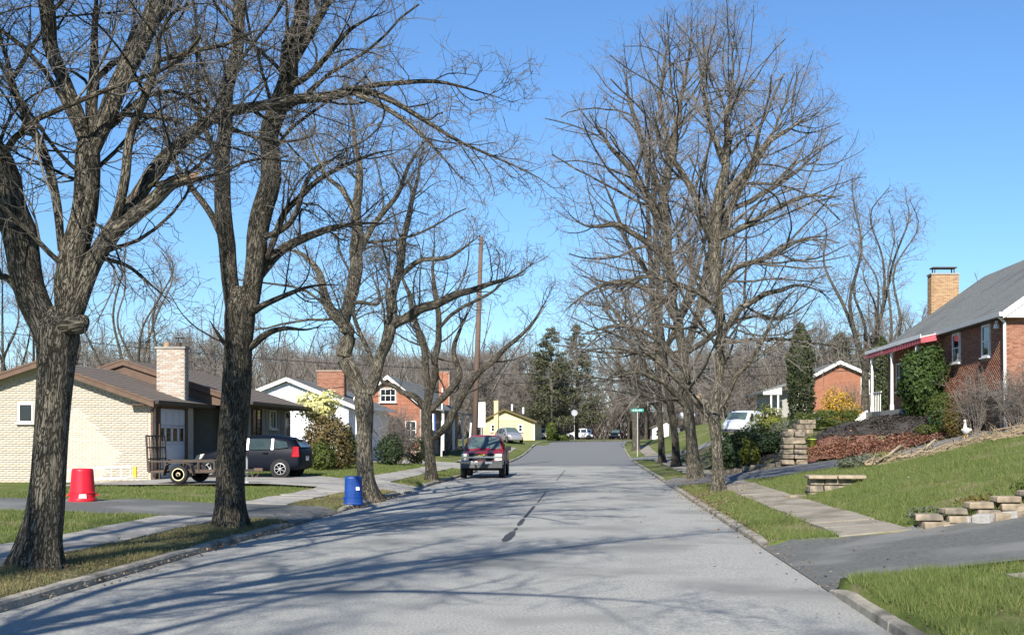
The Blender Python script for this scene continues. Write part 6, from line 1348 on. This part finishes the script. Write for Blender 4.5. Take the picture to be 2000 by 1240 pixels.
# ------------------------------------------------------------------ stones
def stone_mesh(mb, c, d, rg, rz=0, j=.16):
    n = 0; vs = []
    for z in (-1, 1):
        for k, (x, y) in enumerate(((-1, -1), (1, -1), (1, 1), (-1, 1))):
            vs.append(Vector((x * d[0] / 2 * rg.uniform(1 - j, 1), y * d[1] / 2 * rg.uniform(1 - j, 1), z * d[2] / 2 * rg.uniform(1 - j, 1))))
    R_ = Matrix.Rotation(rz, 3, 'Z'); vs = [R_ @ v + Vector(c) for v in vs]
    mb.add(vs, [(3, 2, 1, 0), (4, 5, 6, 7), (0, 1, 5, 4), (1, 2, 6, 5), (2, 3, 7, 6), (3, 0, 4, 7)]); return mb
def stone_obj(parent, c, d, rg, m, rz=0, j=.16, name='stone', bev=.02):
    mb = stone_mesh(MB(), (0, 0, 0), d, rg, rz, j); o = mb.build(name, m, parent, bevel=bev); o.location = c; return o
rg = random.Random(15)
# stepped block wall along the right driveway
wl = empty('stepped_stone_wall', (5.1, 18.95, h1(5.1, 19)), label='stepped wall of tan blocks climbing along the dark right driveway', cat='stone wall'); o0 = wl.location
for k in range(9):
    t = k * .43; x = 5.25 + t; yb = 18.54 + max(0, x - 4.65) * .12; zb = float(d1r(x - 2.65)); zt = zb + .26 + .05 * k * .6
    for c_ in range(3):
        zz = zt - .06 - c_ * .125
        if zz < zb - .04: break
        stone_obj(wl, Vector((x + (c_ % 2) * .1 + rg.uniform(-.03, .03), yb + .05 * c_ * -1 + rg.uniform(-.03, .03) + .1, zz)) - o0, (.44 * rg.uniform(.75, 1.1), .34, .125 * rg.uniform(.8, 1.05)), rg, M['stone2'] if rg.random() < .5 else M['stone'], rg.uniform(-.12, .12), .16, 'block', .02)
for k in range(70):
    x = rg.uniform(5.8, 10.5); y = 18.42 + max(0, x - 4.65) * .12 + rg.uniform(-.22, .08); s_ = rg.uniform(.07, .24)
    stone_obj(wl, Vector((x, y, float(d1r(x - 2.65)) + s_ * .28)) - o0, (s_ * 1.4, s_, s_ * .8), rg, M['rubble'] if rg.random() < .65 else M['stone2'], rg.uniform(0, 3), .35, 'rubble_stone', .012)
for i, (x, w_) in enumerate(((5.35, .3), (6.3, .42), (7.2, .36), (8.3, .5))): shrub(x, 18.98 + max(0, x - 4.65) * .12, (w_, .16, .13), 260, .035, ('greyleaf', 'rust', 'hedge', 'rust')[i], ('small grey green weed at the low end of the stepped wall', 'rusty ground weed second along the stepped wall', 'green ground weed third along the stepped wall', 'rusty ground weed highest on the stepped wall')[i], 400 + i, 'weed_clump', 'weeds', st=3)
# small stone step block by the sidewalk
ws = empty('stone_steps', (5.9, 29.5, h1(5.9, 29.5)), label='small stacked stone landing set into the right lawn bank', cat='stone steps'); o0 = ws.location
for k in range(3):
    for i in range(4 - k // 2):
        stone_obj(ws, (-.45 + i * .36 + rg.uniform(-.03, .03), -.35 + k * .05, -.18 + k * .17), (.36, .5, .165), rg, M['stone'], rg.uniform(-.05, .05), .12)
for i in range(2): stone_obj(ws, (-.32 + i * .72, -.3, .285), (.72, .7, .09), rg, M['stone2'], 0, .06, 'cap_stone')
stone_obj(ws, (-.95, -.4, -.25), (.5, .45, .2), rg, M['stone'], .2, .15); stone_obj(ws, (-.9, -.75, -.32), (.45, .4, .2), rg, M['stone'], -.2, .15)
# stone stair flank at the mulch bank
px0 = P(1549, 905, 46.7); sp = empty('stone_pillar', tuple(px0), label='stacked tan stone pier at the foot of the mulch bank', cat='stone pier')
z = -.05; k = 0
while z < 1.1:
    hh = rg.uniform(.17, .29); n = 1 if k == 4 else 2; W_ = 1.12 - .03 * k; x = -W_ / 2
    for i in range(n): w_ = W_ / n; stone_obj(sp, (x + w_ / 2, rg.uniform(-.04, .04), z + hh / 2), (w_ * .98 * rg.uniform(.9, 1.06), .8, hh * rg.uniform(.86, .98)), rg, M['stone2'] if rg.random() < .6 else M['stone'], rg.uniform(-.09, .09), .22, bev=.035); x += w_
    z += hh; k += 1
st_ = empty('stone_stair', (8.9, 49.2, h1(8.9, 49.2)), label='tan stone steps climbing behind the stone pier', cat='stone steps'); o0 = st_.location
for k, (x_, y_, z_, n_, w_) in enumerate(((7.95, 47.5, 1.85, 2, .42), (8.25, 48.5, 2.0, 2, .4), (8.75, 49.6, 2.2, 2, .36), (9.1, 50.8, 2.42, 2, .36))):
    for q in range(2):
        for i in range(n_): stone_obj(st_, Vector((x_ + (i - .5) * w_, y_, z_ - q * .2)) - o0, (w_, .7, .19), rg, M['stone2'] if (i + k + q) % 3 else M['stone'], rg.uniform(-.05, .05), .1, 'step')
for k in range(10):
    stone_obj(st_, Vector((5.0 + k * .33, 46.75 + rg.uniform(-.05, .1), float(H(5.0 + k * .33, 46.9)) + .08)) - o0, (.36, .3, .22), rg, M['stone'], rg.uniform(-.2, .2), .25, 'edging_stone')
# edging stones along the top of the lawn bank
ed = empty('stone_edging', (13, 39, h1(13, 39)), label='row of pale edging stones below the red brick house wall', cat='stone edging'); o0 = ed.location
for k in range(20): x = 10.6 + k * .26; y = 39.4 + .12 * k + rg.uniform(-.1, .1); stone_obj(ed, Vector((x, y, float(H(x, y)) + .06)) - o0, (.3, .22, .17), rg, M['stone2'] if k % 3 else M['rubble'], rg.uniform(-.4, .4), .25)
# brush pile of sticks along the crest of the bank
bp = empty('brush_pile', (10.2, 33.5, h1(10.2, 33.5)), label='long pile of pruned branches and sticks along the lawn crest', cat='brush pile'); o0 = bp.location
for k in range(170):
    t = rg.random(); x = 7.9 + t * 4.9; y = 34.6 - t * 2.4 + rg.gauss(0, .35); z = float(H(x, y)) + abs(rg.gauss(.06, .09)); a = rg.gauss(.1, .7); L = rg.uniform(.5, 1.7); r = rg.uniform(.008, .022); up_ = rg.uniform(-.05, .28)
    d = Vector((math.cos(a), math.sin(a), up_)) * L; p_ = Vector((x, y, z)) - o0; m1 = p_ + d * .5 + Vector((rg.gauss(0, .06), rg.gauss(0, .06), rg.gauss(.03, .05)))
    mb = MB(); mb.tube([p_, m1, p_ + d], [r, r * .8, r * .4], 5)
    for q in range(3): s0 = p_ + d * rg.uniform(.3, .9); mb.tube([s0, s0 + Vector((rg.gauss(0, .2), rg.gauss(0, .2), rg.uniform(.05, .3)))], [r * .5, r * .25], 4)
    mb.build('stick', M['stick'], bp)
for k, (ax, ay) in enumerate(((8.2, 34.4), (9.1, 34.0))):
    p_ = Vector((ax, ay, float(H(ax, ay)) + .1)) - o0; mb = MB(); mb.tube([p_, p_ + Vector((.35, .1, .18)), p_ + Vector((.75, .15, .5))], [.05, .045, .03], 7); mb.build('stick', M['stone2'], bp, True)
for i, (x, y, s_) in enumerate(((7.6, 35.2, .5), (8.2, 35.6, .6), (8.9, 36.0, .5))): shrub(x, y, (.55 * s_ * 1.6, .5 * s_, .34 * s_), 500, .05, 'yellowgreen' if i == 2 else 'greyleaf', ['grey green weed clump lowest on the lawn bank', 'second grey green weed clump, below the stick pile', 'light green weed clump at the stick pile end'][i], 300 + i, 'weed_clump', 'weeds', st=3)

# ------------------------------------------------------------------ small yard things
hx, hy = 13.85, 47.6; hr = empty('hose_reel', (hx, hy, h1(hx, hy) + .1), -.2, label='green garden hose reel on the dark mulch bed', cat='hose reel')
for y_ in (-.14, .14):
    mb = MB(); n = 28
    for k in range(n): a, b = 6.283 * k / n, 6.283 * (k + 1) / n; mb.bar((.36 * math.cos(a), y_, .42 + .36 * math.sin(a)), (.36 * math.cos(b), y_, .42 + .36 * math.sin(b)), .05)
    for k in range(3): a = 2.094 * k + .4; mb.bar((0, y_, .42), (.36 * math.cos(a), y_, .42 + .36 * math.sin(a)), .035)
    mb.build('flange', M['hose'], hr)
mb = MB()
for k in range(6): mb.lathe([(.20 + .02 * (k % 2), -.12 + .04 * k), (.25, -.10 + .04 * k), (.20 + .02 * (k % 2), -.08 + .04 * k)], (0, 0, .42), axis='Y', sides=20)
mb.build('coiled_hose', M['hose'], hr, True)
mb = MB()
for s_ in (-1, 1): mb.bar((s_ * .3, -.17, 0), (0, -.17, .42), .035); mb.bar((s_ * .3, .17, 0), (0, .17, .42), .035)
mb.bar((-.3, -.17, .0), (-.3, .17, .0), .035); mb.bar((.3, -.17, 0), (.3, .17, 0), .035); mb.build('stand', M['hose'], hr)
gx_, gy_ = (1887 - CX) * 44.6 / F, 44.6; gs = empty('goose_statue', (gx_, gy_, h1(gx_, gy_)), -2.1, label='white goose statue standing by the red brick house wall', cat='statue')
mb = MB(); mb.tube([(-.27, 0, .36), (-.2, 0, .30), (-.05, 0, .26), (.1, 0, .27), (.17, 0, .36), (.18, 0, .48), (.19, 0, .58), (.23, 0, .64), (.28, 0, .63)], [.02, .08, .14, .13, .08, .05, .045, .055, .03], 14); mb.build('body', M['white'], gs, True)
mb = MB(); mb.tube([(.27, 0, .63), (.36, 0, .61)], [.025, .008], 8); mb.build('beak', M['yellowcap'], gs)
for s_ in (-1, 1):
    mb = MB(); mb.tube([(.02, s_ * .06, .17), (.02, s_ * .06, .0)], .015, 6); mb.box((.05, s_ * .06, .005), (.1, .07, .012)); mb.build('foot', M['yellowcap'], gs)
    mb = MB(); mb.tube([(.1, s_ * .1, .3), (-.08, s_ * .135, .29), (-.26, s_ * .07, .33)], [.04, .07, .015], 8); mb.build('wing', M['white'], gs, True)
lx_, ly_ = (1586 - CX) * 48.6 / F, 48.6; lb = empty('plastic_tub', (lx_, ly_, h1(lx_, ly_) + .05), label='lime green plastic tub beside the stone steps', cat='tub'); mb = MB(); mb.lathe([(.13, 0), (.17, .3), (.185, .3), (.185, .34), (.15, .34), (.12, .05)], sides=18); mb.build('body', M['lime'], lb, True); mb = MB(); mb.tube([(-.17, 0, .3), (-.1, -.1, .2), (.1, -.1, .2), (.17, 0, .3)], .008, 5); mb.build('handle', M['galv'], lb)
